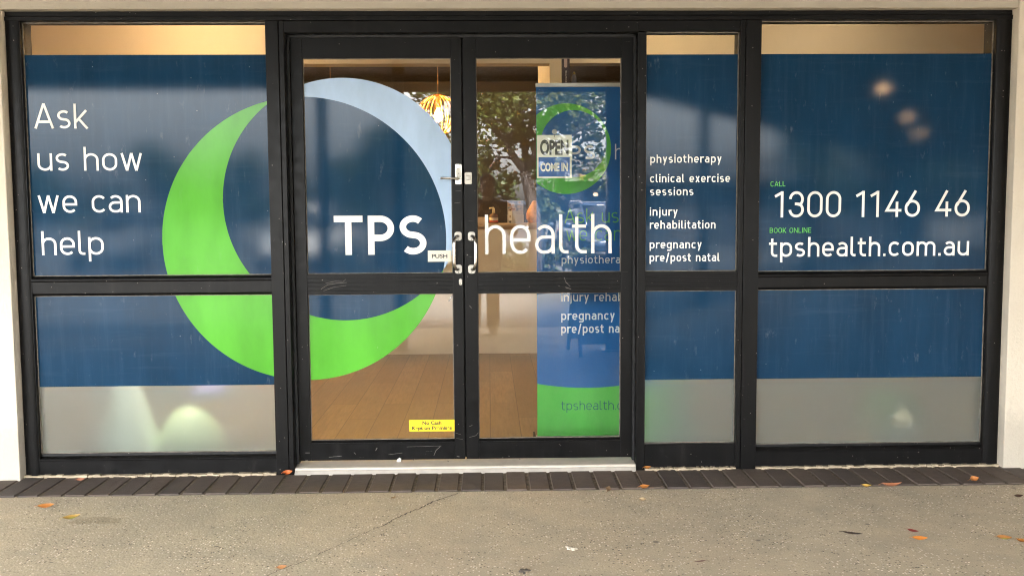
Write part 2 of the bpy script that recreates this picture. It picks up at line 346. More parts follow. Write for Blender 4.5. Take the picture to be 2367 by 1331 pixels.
# ------------------------------------------------------------------ stroke lettering (DIN-like monoline)
def arc(cx, cz, rx, rz, a0, a1, n=None):
    n = n or max(4, int(abs(a1-a0)/9))
    return [(cx+rx*math.cos(rad(a0+(a1-a0)*i/n)), cz+rz*math.sin(rad(a0+(a1-a0)*i/n))) for i in range(n+1)]
XH = .735
def stadium(x0, x1, z0, z1):
    r = (x1-x0)/2; q = min(r*1.02, (z1-z0)/2); cx = (x0+x1)/2
    return arc(cx, z1-q, r, q, 0, 180)+arc(cx, z0+q, r, q, 180, 360)
def glyph(ch, w):
    k = w/2; S = []; C = []
    def A(*p): S.append((list(p), False))
    def L(pts): S.append((pts, True))
    def arch(x0, x1, top, base):
        r = (x1-x0)/2; q = min(r, .30); return arc((x0+x1)/2, top-k-q, r, q, 180, 0)+[(x1, base)]
    W = .56
    if ch == ' ': return [], .30
    if ch == 'o': L(stadium(k, W-k, k, XH-k))
    elif ch in 'nh': W = .55; A((k, 0), (k, 1.0 if ch == 'h' else XH)); A(*arch(k, W-k, XH, 0))
    elif ch == 'm':
        W = .90; A((k, 0), (k, XH)); mid = W/2; A(*arch(k, mid, XH, 0)); A(*arch(mid, W-k, XH, 0))
    elif ch == 'u':
        W = .55; A((W-k, 0), (W-k, XH)); r = (W-w)/2; q = min(r, .30); A((k, XH), *arc(W/2, k+q, r, q, 180, 360))
    elif ch == 'r': W = .37; A((k, 0), (k, XH)); r = .25; A(*arc(k+r, XH-k-r, r, r, 180, 62))
    elif ch in 'pbdqg':
        W = .57; L(stadium(k, W-k, k, XH-k))
        if ch == 'p': A((k, XH), (k, -.28))
        if ch == 'b': A((k, 0), (k, 1))
        if ch == 'd': A((W-k, 0), (W-k, 1))
        if ch == 'g': A((W-k, XH), (W-k, -.10), *arc(W-k-.16, -.10, .16, .18-k, 0, -90)[1:], (.07, -.28+k))
    elif ch == 'a':
        W = .53; r = (W-w)/2; q = min(r, .28)
        A((W-k, 0), *arc(W/2, XH-k-q, r, q, 0, 140)); y1 = .425; rb = (y1-k)/2
        A((W-k, y1), *arc(k+rb*1.0, k+rb, rb, rb, 90, 270), (W*.55, k), *arc(W*.55, k+.20, W*.45-k, .20, -90, -5)[1:])
    elif ch == 'c':
        W = .51; r = (.56-w)/2; q = r*1.02; A(*arc(.28, XH-k-q, r, q, 38, 180), *arc(.28, k+q, r, q, 180, 322))
    elif ch == 'e':
        W = .55; r = (W-w)/2; q = r*1.02; ym = .355
        A((w*.999, ym), (W-k, ym), *arc(W/2, XH-k-q, r, q, 0, 180), *arc(W/2, k+q, r, q, 180, 318))
    elif ch in 'sS':
        H = XH if ch == 's' else 1.0; W = .49 if ch == 's' else .63
        q = (H-w)/4; r = (W-w)/2; zt, zb = H-k-q, k+q; rr = min(r, q*1.25)
        xl, xr = k+rr, W-k-rr
        A(*arc(W-k-rr, zt, rr*.95, q, 42, 90), *arc(xl, zt, rr, q, 90, 250), *arc(xr, zb, rr, q, 70, -90), *arc(xl, zb, rr*.98, q, 270, 222))
    elif ch == 't':
        W = .37; x0 = .06+k; A((x0, .93), (x0, k+.16), *arc(x0+.16, k+.16, .16, .16, 180, 270)[1:], (W, k)); A((0-.03, XH-k), (W-.02, XH-k))
    elif ch == 'l': W = .25; A((k, 1), (k, k+.13), *arc(k+.13, k+.13, .13, .13, 180, 270)[1:], (W, k))
    elif ch == 'i': W = w; A((k, 0), (k, XH)); A((k, 1-w*1.05), (k, 1))
    elif ch == 'j': W = w+.03; A((k+.03, XH), (k+.03, -.28+k+.12), *arc(k-.09, -.28+k+.12, .12, .12, 0, -80)[1:]); A((k+.03, 1-w*1.05), (k+.03, 1))
    elif ch == 'k': W = .52; A((k, 0), (k, 1)); A((k, .24), (W-k*1.1, XH)); A((.15+k, .37), (W-k*.6, 0))
    elif ch == 'x': W = .50; A((k, 0), (W-k, XH)); A((k, XH), (W-k, 0))
    elif ch == 'y': W = .51; A((k, XH), (W/2, .03)); A((W-k, XH), (W/2-.10, -.22), (.10, -.28+k))
    elif ch == 'w': W = .80; A((k, XH), (.23, .0)); A((.23, 0), (W/2, XH)); A((W/2, XH), (W-.23, 0)); A((W-.23, 0), (W-k, XH))
    elif ch == '/': W = .42; A((k, -.12), (W-k, 1.05))
    elif ch == '.': W = w*1.15; A((W/2, 0), (W/2, w*1.1))
    elif ch == 'A': W = .74; A((k, 0), (W/2, 1)); A((W-k, 0), (W/2, 1)); A((.17, .27), (W-.17, .27))
    elif ch == 'T': W = .66; A((0, 1-k), (W, 1-k)); A((W/2, 1), (W/2, 0))
    elif ch == 'P': W = .62; A((k, 0), (k, 1)); r = (1-k-.43)/2; A((k, 1-k), *arc(W-k-r, 1-k-r, r, r, 90, -90), (k, .43))
    elif ch == 'B':
        W = .62; A((k, 0), (k, 1)); r = (.5-k)/2; A((k, 1-k), *arc(W-.04-k-r, .5+r, r, r, 90, -90), (k, .5)); A((k, .5), *arc(W-k-r, k+r, r, r, 90, -90), (k, k))
    elif ch == 'C': W = .62; r = (.66-w)/2; A(*arc(.33, 1-k-r, r, r, 35, 180), *arc(.33, k+r, r, r, 180, 325))
    elif ch == 'L': W = .52; A((k, 1), (k, k), (W, k))
    elif ch in 'O0': W = .66 if ch == 'O' else .60; L(stadium(k, W-k, k, 1-k))
    elif ch == 'K': W = .64; A((k, 0), (k, 1)); A((k, .30), (W-k, 1)); A((.22, .48), (W-k*.6, 0))
    elif ch == 'N': W = .68; A((k, 0), (k, 1)); A((k, 1), (W-k, 0)); A((W-k, 0), (W-k, 1))
    elif ch == 'I': W = w; A((k, 0), (k, 1))
    elif ch == 'E': W = .55; A((W, 1-k), (k, 1-k), (k, k), (W, k)); A((k, .5), (W-.05, .5))
    elif ch == 'M': W = .82; A((k, 0), (k, 1)); A((k, 1), (W/2, .3)); A((W/2, .3), (W-k, 1)); A((W-k, 1), (W-k, 0))
    elif ch == '1': W = .44; A((W-k-.08, 0), (W-k-.08, 1)); A((W-k-.08, 1-k*.9), (.03, .80))
    elif ch == '3':
        W = .60; r = (W-w)/2; q = .255
        A(*arc(W/2, 1-k-q, r*.96, q, 178, -55), (W*.50, .52), (.24, .52)); A((W*.50, .52), *arc(W/2, k+.245, r, .245, 60, -178))
    elif ch == '4': W = .68; A((.50, 1), (.05+k, .20+k), (W, .20+k)); A((.50, .58), (.50, 0))
    elif ch == '6': W = .60; L(stadium(k, W-k, k, .60)); A((.42, 1), (k+.035, .43))
    elif ch == '9': W = .60; L(stadium(k, W-k, .40, 1-k)); A((.18, 0), (W-k-.035, .57))
    return S, W
def stroke(mb, pts, closed, w, T, y):
    n = len(pts); out = []
    # drop duplicates
    q = [pts[0]]
    for p in pts[1:]:
        if math.hypot(p[0]-q[-1][0], p[1]-q[-1][1]) > 1e-4: q.append(p)
    if closed and math.hypot(q[0][0]-q[-1][0], q[0][1]-q[-1][1]) < 1e-4: q.pop()
    n = len(q)
    L, R = [], []
    for i in range(n):
        a = q[i-1] if (i > 0 or closed) else None; b = q[(i+1) % n] if (i < n-1 or closed) else None; p = q[i]
        def nrm(u, v):
            dx, dz = v[0]-u[0], v[1]-u[1]; l = math.hypot(dx, dz); return (-dz/l, dx/l)
        if a is None: m = nrm(p, b); s = 1
        elif b is None: m = nrm(a, p); s = 1
        else:
            n1, n2 = nrm(a, p), nrm(p, b); m = (n1[0]+n2[0], n1[1]+n2[1]); l = math.hypot(*m) or 1; m = (m[0]/l, m[1]/l)
            s = min(2.2, 1/max(.3, m[0]*n1[0]+m[1]*n1[1]))
        L.append((p[0]+m[0]*w/2*s, p[1]+m[1]*w/2*s)); R.append((p[0]-m[0]*w/2*s, p[1]-m[1]*w/2*s))
    vs = [(*T(x, z),) for x, z in L]+[(*T(x, z),) for x, z in R]
    vs = [(x, y, z) for x, z in vs]
    fs = [(i, n+i, n+(i+1) % n, (i+1) % n) for i in range(n if closed else n-1)]
    mb.add(vs, fs)
def text_width(s, w, gap=None):
    gap = gap if gap is not None else .11+.06*(1-w*4)
    x = 0
    for ch in s:
        x += glyph(ch, w)[1]+gap
    return x-gap
def lettering(s, p0, p1, cap, w, y, fit=None, clipx=None, gap=.12):
    """p0/p1 = (X,Z) of the left and right end of the baseline of s (or of its first part fit); cap in metres, w relative to cap. One mesh per word."""
    words = []; mb = MB(); dx, dz = p1[0]-p0[0], p1[1]-p0[1]; Wm = math.hypot(dx, dz)
    fx = Wm/(text_width(fit or s, w, gap)*cap); ca, sa = dx/Wm, dz/Wm; x = 0
    for ch in s:
        S, adv = glyph(ch, w)
        if ch == ' ': words.append(mb); mb = MB()
        for i, (pts, cl) in enumerate(S):
            pp = [(px*fx, pz) for px, pz in pts]
            T = lambda a, b, x=x: (p0[0]+((x*fx+a)*ca-b*sa)*cap, p0[1]+((x*fx+a)*sa+b*ca)*cap)
            stroke(mb, pp, cl, w, T, y-.00012*i)
        x += adv+gap
    return words+[mb]
def line(parent, s, a, b, cap_px, w, Y, mat, fit=None, gap=.12, name='lettering', label=None):
    p0, p1 = F(*a, Y), F(*b, Y); cap = F(a[0], a[1]-cap_px, Y)[1]-p0[1]
    for m_ in lettering(s, p0, p1, cap, w, Y, fit, gap=gap): obj(name, m_, mat, parent, label)

# builtin sans for small printed stickers, turned into mesh
def printed(s, cx, z0, h, width, y, mat, parent, bold=0.0, xs=1.0, name='lettering', rot=0):
    cu = bpy.data.curves.new(name, 'FONT'); cu.body = s; cu.align_x = 'CENTER'; cu.size = 1.0; cu.offset = bold
    o = bpy.data.objects.new('tmp', cu); COL.objects.link(o); bpy.context.view_layer.update()
    me = bpy.data.meshes.new_from_object(o.evaluated_get(bpy.context.evaluated_depsgraph_get())); bpy.data.objects.remove(o)
    xsv = [v.co.x for v in me.vertices]; ysv = [v.co.y for v in me.vertices]
    w0 = max(xsv)-min(xsv); mx = (max(xsv)+min(xsv))/2; cap = .69
    for v in me.vertices:
        a, b = (v.co.x-mx)*width/w0, v.co.y*h/cap
        if rot: a, b = b, -a
        v.co = (cx+a, y, z0+b)
    return obj(name, me, mat, parent)

# ================================================================== SETTING
random.seed(7)
# car park, pavement, paver strip
EDGE = [(-18, -5.0), (1.4, -5.55), (8.2, -17.0), (14, -27)]          # verandah edge / kerb line
struct('car_park', MB().flat(-80, 80, -120, 30, -.13), m_asph, 'grey asphalt car park in front of the shops')
pv = MB(); pv.poly_ext([(-18, .0), (-18, -5.6), (1.5, -6.1), (8.8, -17.3), (14, -27), (20, -27), (20, .0)], -.125, 0)
struct('pavement', pv, m_conc, 'exposed aggregate concrete footpath with a diagonal crack')
struct('paver_bed', MB().flat(-4.2, 4.4, -.346, -.0, .0025), m_joint, 'sandy joints between the dark pavers')
bricks = MB(); pitch = .1148; x = FX(1060, 1131, 0)*0-.185+pitch*-33
xs0 = G(1062, 1136, 0)[0]-pitch*34
for i in range(72):
    x0 = xs0+i*pitch; j = [random.uniform(-.0035, .0035) for _ in range(4)]; h = .0075+random.uniform(-.0015, .0015)
    y0, y1 = -.342+j[0], -.008+j[1]*.7; xa, xb = x0+.0052+j[2]*.4, x0+pitch-.0052+j[3]*.4; b = .006
    bricks.add([(xa, y0, 0), (xb, y0, 0), (xb, y1, 0), (xa, y1, 0), (xa+b, y0+b, h), (xb-b, y0+b, h), (xb-b, y1-b, h), (xa+b, y1-b, h)],
               [(4, 5, 6, 7), (0, 1, 5, 4), (1, 2, 6, 5), (2, 3, 7, 6), (3, 0, 4, 7)])
struct('paving_strip', bricks, m_paver, 'single row of dark brown pavers along the shopfront')
# crack across the concrete
cp = [(1063, 1139), (1036, 1148), (1008, 1157), (985, 1168), (962, 1178), (938, 1188), (915, 1198), (893, 1211), (868, 1221), (842, 1233), (815, 1245), (790, 1257), (760, 1270), (730, 1284), (700, 1298), (660, 1312), (620, 1328), (590, 1345)]
cr = MB(); pts = [Vector((*G(*p, .0), .0022)) for p in cp]
fine = []
for a, b in zip(pts, pts[1:]):
    for k in range(6):
        p = a.lerp(b, k/6); p.x += random.gauss(0, .004); p.y += random.gauss(0, .004); fine.append(p)
for i, (a, b) in enumerate(zip(fine, fine[1:])):
    wd = (.0062 if i < 48 else .0034)*random.uniform(.5, 1.3); d = (b-a).normalized(); nrm = Vector((-d.y, d.x, 0))*wd/2
    if i > 50 and random.random() < .22: continue
    cr.add([a-nrm, b-nrm, b+nrm, a+nrm], [(0, 1, 2, 3)])
struct('pavement_crack', cr, M('dark crack', (.075, .055, .04), .95, vary=.3, scale=30), 'dark crack running diagonally across the concrete')
# damp stain patches with torn outlines
stain_m = mat_concrete(.80, 'damp concrete')
def patch(px, py, rx, ry, seed):
    r_ = random.Random(seed); x, y = G(px, py); mb = MB(); n = 26; ring = []
    for k in range(n):
        a = 2*math.pi*k/n; s = .75+.4*r_.random(); ring.append((x+rx*s*math.cos(a), y+ry*s*math.sin(a), .0016))
    mb.add([(x, y, .0016)]+ring, [(0, 1+k, 1+(k+1) % n) for k in range(n)]); return mb

# the building: walls, verandah, lintel
bld = thing('shop_building', 'cream rendered shop building with dark timber verandah around the glazed entrance', 'building', (0, -.06, 0))
XL, XR, ZT = -2.447, 2.727, 2.408
wl = MB(); WT = .20
wl.box(XR, 9, -.06, WT, 0, 3.2)
obj('wall', wl, m_wall, bld, bevel=.004)
obj('wall', MB().box(-9, XL, -.06, WT, 0, 3.2), m_wall, bld, bevel=.004)
obj('lintel', MB().box(XL, XR, -.058, WT, ZT, 3.2), mat_stucco('shade-darkened beige render', (.44, .39, .315)), bld, bevel=.006)  # darker tone of the wall render, shade under the verandah painted in
vr = MB(); vr.poly_ext([(-18, -.06), EDGE[0], EDGE[1], EDGE[2], EDGE[3], (20, -27), (20, -.06)], 2.82, 2.95)
obj('verandah_roof', vr, m_soffit, bld)
fa = MB()
for (ax, ay), (bx, by) in zip(EDGE, EDGE[1:]):
    d = Vector((bx-ax, by-ay, 0)).normalized(); nn = Vector((d.y, -d.x, 0))*.05
    fa.add([(ax, ay, 2.66), (bx, by, 2.66), (bx+nn.x, by+nn.y, 2.66), (ax+nn.x, ay+nn.y, 2.66), (ax, ay, 3.3), (bx, by, 3.3), (bx+nn.x, by+nn.y, 3.3), (ax+nn.x, ay+nn.y, 3.3)],
           [(3,2,1,0),(4,5,6,7),(0,1,5,4),(1,2,6,5),(2,3,7,6),(3,0,4,7)])
obj('fascia', fa, m_fascia, bld)
rf = MB(); rf.box(-9, 9, -.06, 9.0, 3.2, 3.3); obj('roof', rf, m_soffit, bld)
ow = MB(); ow.box(-9, -8.8, .2, 9, 0, 3.2); ow.box(8.8, 9, .2, 9, 0, 3.2); ow.box(-8.8, 8.8, 8.8, 9, 0, 3.2); obj('outer_wall', ow, m_wall, bld)
# verandah downlights, a row along the diagonal edge
m_dl = EM('warm downlight', (1.0, .62, .30), 2.4); m_ring = M('white trim', (.7, .68, .64), .4)
dl0 = None
for i, (px, py) in enumerate([(2040, 202), (2098, 268), (2125, 305)]):
    z = 2.80; x_, z_ = F(px, py, .04); k = (z-CH)/(z_-CH); P = (x_*k, .04-(CD+.04)*(k-1)-0, z)
    if dl0 is None:
        dl0 = thing('downlight', 'x', 'ceiling light', P, 'warm downlights in the verandah ceiling')
        obj('lens', MB().lathe([(.001, -.045), (.03, -.041), (.05, -.022), (.06, 0), (.06, .01), (.001, .01)], (P[0], P[1], P[2]), 20), m_dl, dl0)
        obj('trim_ring', MB().lathe([(.061, -.004), (.08, -.004), (.08, .02), (.061, .02)], P, 20), m_ring, dl0); o = dl0
    else:
        o = copy_tree(dl0); o.location = P
    o['label'] = ['warm round verandah downlight mirrored highest and largest in the wide right window', 'warm round verandah downlight mirrored between the two others in the right window', 'warm round verandah downlight mirrored lowest and faintest in the right window'][i]
# posts holding the verandah
def post(px, D, r, base=True):
    P = RF(px, 300, D); return P[0], -D, r
posts = [(743, 4.35, .055, 'slim charcoal verandah post mirrored in the left glass door'), (921, 4.35, .06, 'charcoal verandah post mirrored above the pale crescent'), (1424, 4.2, .085, 'thick round charcoal verandah post mirrored at the edge of the banner')]
pp0 = None
for px, D, r, lab in posts:
    x_, y_, _ = RF(px, 478, D)
    t = thing('verandah_post', lab, 'post', (x_, y_, 0), 'posts holding up the verandah')
    obj('shaft', MB().tube([(x_, y_, 0), (x_, y_, 2.83)], r, 16), m_post, t); obj('base_plate', MB().box(x_-r*1.5, x_+r*1.5, y_-r*1.5, y_+r*1.5, 0, .015), m_post, t)
for (ex, ey), lab in (((2.95, -8.3), 'charcoal verandah post on the diagonal edge mirrored in the narrow window'), ((6.2, -13.7), 'charcoal verandah post farthest along the diagonal edge')):
    t = thing('verandah_post', lab, 'post', (ex, ey, 0), 'posts holding up the verandah')
    obj('shaft', MB().tube([(ex, ey, 0), (ex, ey, 2.83)], .075, 16), m_post, t); obj('base_plate', MB().box(ex-.11, ex+.11, ey-.11, ey+.11, 0, .015), m_post, t)

# ================================================================== SHOPFRONT FRAME
YD = .09; YG = .112; YW = .036                  # door leaf face, door glass, window glass
fr = thing('shopfront_frame', 'black aluminium shopfront frame with mullions around the glass doors', 'door frame', (0, 0, 0))
X1, X2 = -1.134, -1.040       # left mullion
X3, X4 = .776, .820           # right door mullion
X5, X6 = 1.307, 1.417         # mullion between narrow and wide right windows
JL, JR = -2.372, 2.643
def vmull(x0, x1, groove, z0=.0, z1=2.36):
    mb = MB()
    if groove is None: mb.box(x0, x1, 0, .13, z0, z1)
    else:
        mb.box(x0, groove-.0022, 0, .13, z0, z1); mb.box(groove+.0022, x1, 0, .13, z0, z1); mb.box(groove-.0022, groove+.0022, .006, .12, z0, z1)
    return mb
obj('mullion', vmull(X1, X2, -1.066), m_frame, fr, bevel=.0025)
obj('mullion', vmull(X3, X4, None, 0, 2.30), m_frame, fr, bevel=.0025)
obj('mullion', vmull(X5, X6, 1.334, 0, 2.36), m_frame, fr, bevel=.0025)
jl = MB(); jl.prism([(0, 0), (.13, 0), (.13, .01), (0, .01)], 0, 0.0001)
def jamb(x0, x1, side):
    mb = MB(); n = 10; prof = []
    for k in range(n+1):
        a = math.pi*k/n; prof.append(((x0+x1)/2-math.cos(a)*(x1-x0)/2*.92, -math.sin(a)*.010+.004))
    pts = [(x0, .13), (x0, .004)]+prof+[(x1, .004), (x1, .13)]
    return mb.poly_ext(pts, .0, 2.36)
obj('jamb', jamb(XL+.002, JL, 0), m_frame, fr); obj('jamb', jamb(JR, XR-.002, 1), m_frame, fr)
hd = MB(); hd.box(XL+.002, XR-.002, -.004, .13, 2.36, 2.382); hd.box(XL+.002, XR-.002, .004, .13, 2.384, ZT)
obj('head', hd, m_frame, fr, bevel=.002)
h2 = MB(); h2.box(X2, X3, .002, .13, 2.30, 2.358); h2.box(X3, X5, .002, .13, 2.305, 2.358); obj('transom_head', h2, m_frame, fr, bevel=.002)
st = MB(); st.box(X2, X2+.012, .075, .14, .04, 2.30); st.box(X3-.010, X3, .075, .14, .04, 2.30); st.box(X2, X3, .075, .14, 2.288, 2.30); obj('door_stop', st, m_black, fr)
th = thing('door_threshold', 'pale aluminium threshold with grey nosing under the glass doors', 'threshold', (0, .0, 0))
obj('tread', MB().prism([(.004, .010), (.20, .010), (.20, .044), (.012, .036), (.004, .032)], X2+.002, X3-.002), m_alu, th, bevel=.002)
obj('nosing', MB().prism([(-.020, 0), (.003, 0), (.003, .024), (-.005, .024), (-.018, .008)], X2+.004, X3-.004), m_alu2, th, bevel=.0015)
led = MB()
for a, b in ((XL, X1), (X3+.046, X5), (X6, XR)):
    n = 40
    for i in range(n):
        xa, xb = a+(b-a)*i/n, a+(b-a)*(i+1)/n; h = .014+random.uniform(0, .006); f_ = -.012-random.uniform(0, .012)
        led.box(xa, xb, f_, .12, 0, h)
struct('mortar_bed', led, m_mortar, 'rough sandy mortar strip under the window sills')

# ------------------------------------------------------------------ crescents: two overlapping circles
C1 = (-.962, 1.2415, .7385); C2 = (-.7525, 1.447, .6285)
def span(c, x):
    d = c[2]**2-(x-c[0])**2
    if d <= 0: return None
    h = math.sqrt(d); return (c[1]-h, c[1]+h)
def region(kind, x0, x1, z0, z1, y, cs=(C1, C2), step=.0012):
    A, B = cs; mb = MB(); n = max(2, int((x1-x0)/step)); prev = None
    def ivs(x):
        a, b = span(A, x), span(B, x)
        if kind == 'and': r = [(max(a[0], b[0]), min(a[1], b[1]))] if a and b else []
        elif kind == 'a': r = [a] if a else []
        elif kind == 'a-b':
            if not a: r = []
            elif not b: r = [a]
            else: r = [(a[0], min(a[1], b[0])), (max(a[0], b[1]), a[1])]
        elif kind == 'b-a':
            if not b: r = []
            elif not a: r = [b]
            else: r = [(b[0], min(b[1], a[0])), (max(b[0], a[1]), b[1])]
        r = [(max(l, z0), min(h, z1)) for l, h in r]
        return [(l, h) if h > l else None for l, h in r]
    for i in range(n):
        xa, xb = x0+(x1-x0)*i/n, x0+(x1-x0)*(i+1)/n; ia, ib = ivs(xa), ivs(xb)
        m = max(len(ia), len(ib))
        if len(ia) != len(ib):          # one circle starts or ends inside this column
            s = ivs((xa+xb)/2); ia = ib = s
        for p, q in zip(ia, ib):
            if p is None and q is None: continue
            if p is None: p = ((q[0]+q[1])/2,)*2
            if q is None: q = ((p[0]+p[1])/2,)*2
            mb.add([(xa, y, p[0]), (xb, y, q[0]), (xb, y, q[1]), (xa, y, p[1])], [(0, 1, 2, 3)])
    return mb

# ------------------------------------------------------------------ fixed windows
def window(lab, x0, x1, zs, zr0, zr1, zt, film_b, film_t, round_rail, sill_h=.015):
    t = thing('shop_window', lab, 'window', ((x0+x1)/2, YW, 0), 'fixed windows beside the doors')
    rl = MB()
    if round_rail:
        zc = (zr0+zr1)/2; rl.prism([(.008, zr0+.012), (.02, zr0), (.10, zr0), (.10, zr1), (.024, zr1), (.014, zr1-.004), (.004, zr1-.014), (.002, zr1-.022), (.004, zr1-.026), (.008, zr1-.028)], x0-.004, x1+.004)
    else:
        rl.box(x0-.004, x1+.004, .012, .10, zr0, zr1)
        for k in range(4):
            z = zr0+(zr1-zr0)*(k+1)/5; rl.box(x0-.004, x1+.004, .0095, .013, z-.0065, z+.0065)
    obj('mid_rail', rl, m_frame, t, bevel=.002)
    sl = MB()
    if round_rail: sl.prism([(.006, sill_h), (.10, sill_h), (.10, zs), (.028, zs), (.026, zs-.014), (.010, zs-.022), (.004, zs-.030), (.006, zs-.036)], x0-.004, x1+.004)
    else: sl.box(x0-.004, x1+.004, .010, .10, sill_h, zs)
    obj('sill', sl, m_frame, t, bevel=.002)
    g1 = MB().rect(x0-.003, x1+.003, zr1-.004, zt+.004, YW); g2 = MB().rect(x0-.003, x1+.003, zs-.004, zr0+.004, YW)
    obj('pane', g1, m_glass, t); obj('pane', g2, m_glass, t)
    # grimy glazing bead round both panes
    sb = MB()
    for a, b in ((zr1, zt), (zs, zr0)):
        sb.box(x0, x1, YW-.007, YW-.001, a, a+.0045); sb.box(x0, x1, YW-.007, YW-.001, b-.0045, b)
        sb.box(x0, x0+.005, YW-.007, YW-.001, a, b); sb.box(x1-.005, x1, YW-.007, YW-.001, a, b)
    obj('glazing_seal', sb, m_seal, t)
    fm = MB().rect(x0+.005, x1-.005, zr1+.0045, film_t, YW-.003); fm.rect(x0+.005, x1-.005, film_b, zr0-.0045, YW-.003)
    obj('blue_film', fm, m_blue, t, 'navy blue vinyl film')
    obj('frosted_film', MB().rect(x0+.005, x1-.005, zs+.0045, film_b-.0005, YW-.003), m_frost, t, 'frosted privacy film')
    return t
wL = window('wide window left of the doors with Ask us how we can help lettering', JL, X1, .124, .960, 1.0615, 2.357, .480, 2.195, True)
wN = window('narrow window listing physiotherapy services right of the doors', X4, X5, .143, .962, 1.063, 2.302, .486, 2.190, False)
wR = window('wide right window with white phone number and web address', X6, JR, .130, .963, 1.058, 2.358, .485, 2.191, True)
YT = YW-.0055
gm = region('a-b', -1.72, X1-.005, 1.066, 2.19, YW-.0042); g2 = region('a-b', -1.72, X1-.005, .4805, .9555, YW-.0042)
gm.add(g2.v, g2.f); obj('green_crescent', gm, m_green, wL)
wt = .100
for s, a, b, cap in (('Ask', (79, 297.5), (204, 297.5), 57.5), ('us how', (87, 395), (330, 394.5), 55), ('we can', (88, 492.5), (326, 491), 55), ('help', (97, 590), (241, 588.5), 55.5)):
    line(wL, s, a, b, cap, wt, YT, m_white, gap=.115)
for s, a, b in (('physiotherapy', (1503, 377), (1668, 376)), ('clinical exercise', (1502.5, 422), (1687.5, 421.2)), ('sessions', (1502.5, 452.3), (1603, 451.8)), ('injury', (1502, 498.8), (1566.5, 498.5)), ('rehabilitation', (1502, 529), (1654, 528.3)), ('pregnancy', (1501.5, 574.5), (1622, 574)), ('pre/post natal', (1501.5, 604.5), (1663, 603.8))):
    line(wN, s, a, b, 19.3, .148, YT, m_white, gap=.16)
line(wR, 'CALL', (1781, 431.5), (1815.5, 431), 12, .135, YT, m_textgreen, gap=.13)
line(wR, '1300 1146 46', (1789, 503), (2241, 500.5), 60.5, .102, YT, m_white, gap=.13)
line(wR, 'BOOK ONLINE', (1779, 538.6), (1875, 538), 12, .135, YT, m_textgreen, gap=.13)
line(wR, 'tpshealth.com.au', (1778.5, 594), (2239.5, 590.5), 45.5, .122, YT, m_white, gap=.125)

# ------------------------------------------------------------------ glass doors
XG = -.1335                                        # meeting line
DL = (FX(693, 1030, YD), FX(716, 900, YD), FX(1046, 560, YD), XG-.0035)
DR = (XG+.0045, FX(1103.5, 560, YD), FX(1435.5, 560, YD), FX(1463, 1030, YD))
ZB, ZT_ = .053, FZ(870, 85, YD)
zg0, zr0, zr1, zg1 = FZ(880, 1017, YD), FZ(880, 680, YD), FZ(880, 632.5, YD), FZ(880, 135, YD)
def door(lab, xs):
    a, b, c, d = xs
    t = thing('glass_door', lab, 'door', (a if a < XG-.5 else d, YD, ZB), 'pair of black framed glass doors')
    f = MB(); f.box(a, b, YD, YD+.045, ZB, ZT_); f.box(c, d, YD, YD+.045, ZB, ZT_); f.box(b, c, YD+.001, YD+.044, zg1, ZT_)
    obj('frame', f, m_framed, t, bevel=.002)
    bt = MB(); bt.box(b, c, YD+.001, YD+.044, ZB, zg0-.014); bt.prism([(YD+.004, zg0-.0135), (YD+.04, zg0-.0135), (YD+.04, zg0), (YD+.014, zg0)], b, c); obj('bottom_rail', bt, m_framed, t, bevel=.0012)
    mr = MB(); mr.box(b, c, YD+.004, YD+.044, zr0, zr1)
    for k in range(5):
        z = zr0+(zr1-zr0)*(k+.5)/5; mr.box(b, c, YD+.0008, YD+.005, z-.0082, z+.0082)
    obj('mid_rail', mr, m_framed, t, bevel=.0008)
    obj('pane', MB().rect(b-.003, c+.003, zr1-.003, zg1+.003, YG), m_glass, t); obj('pane', MB().rect(b-.003, c+.003, zg0-.003, zr0+.003, YG), m_glass, t)
    sb = MB()
    for u, v in ((zr1, zg1), (zg0, zr0)):
        sb.box(b, c, YG-.006, YG-.001, u, u+.0035); sb.box(b, c, YG-.006, YG-.001, v-.003, v); sb.box(b, b+.004, YG-.006, YG-.001, u, v); sb.box(c-.004, c, YG-.006, YG-.001, u, v)
    obj('glazing_seal', sb, m_seal, t)
    return t
dL = door('left glass door with TPS lettering and green crescent film', DL)
dR = door('right glass door with white health lettering and a hanging sign', DR)
YF = YG-.003
# circles were measured on the window plane: the door glass lies a little deeper, so scale about the eye line
kd = (CD+YF)/(CD+.03)
c1d = (C1[0]*kd, CH+(C1[1]-CH)*kd, C1[2]*kd); c2d = (C2[0]*kd, CH+(C2[1]-CH)*kd, C2[2]*kd)
bx0, bx1 = DL[1]+.004, DL[2]-.004
for kind, nm, mt in (('and', 'blue_film', m_blue), ('a-b', 'green_crescent', m_green), ('b-a', 'pale_crescent', m_pale)):
    a = region(kind, bx0, bx1, zr1+.0035, zg1-.003, YF, (c1d, c2d)); b = region(kind, bx0, bx1, zg0+.0035, zr0-.003, YF, (c1d, c2d)); a.add(b.v, b.f)
    obj(nm, a, mt, dL)
line(dL, 'TPS', (773, 589.5), (987, 588), 90.5, .165, YF-.0025, m_white, gap=.11)
line(dR, 'health', (1122, 587.5), (1413.5, 585), 91, .082, YF-.001, m_white, gap=.125)
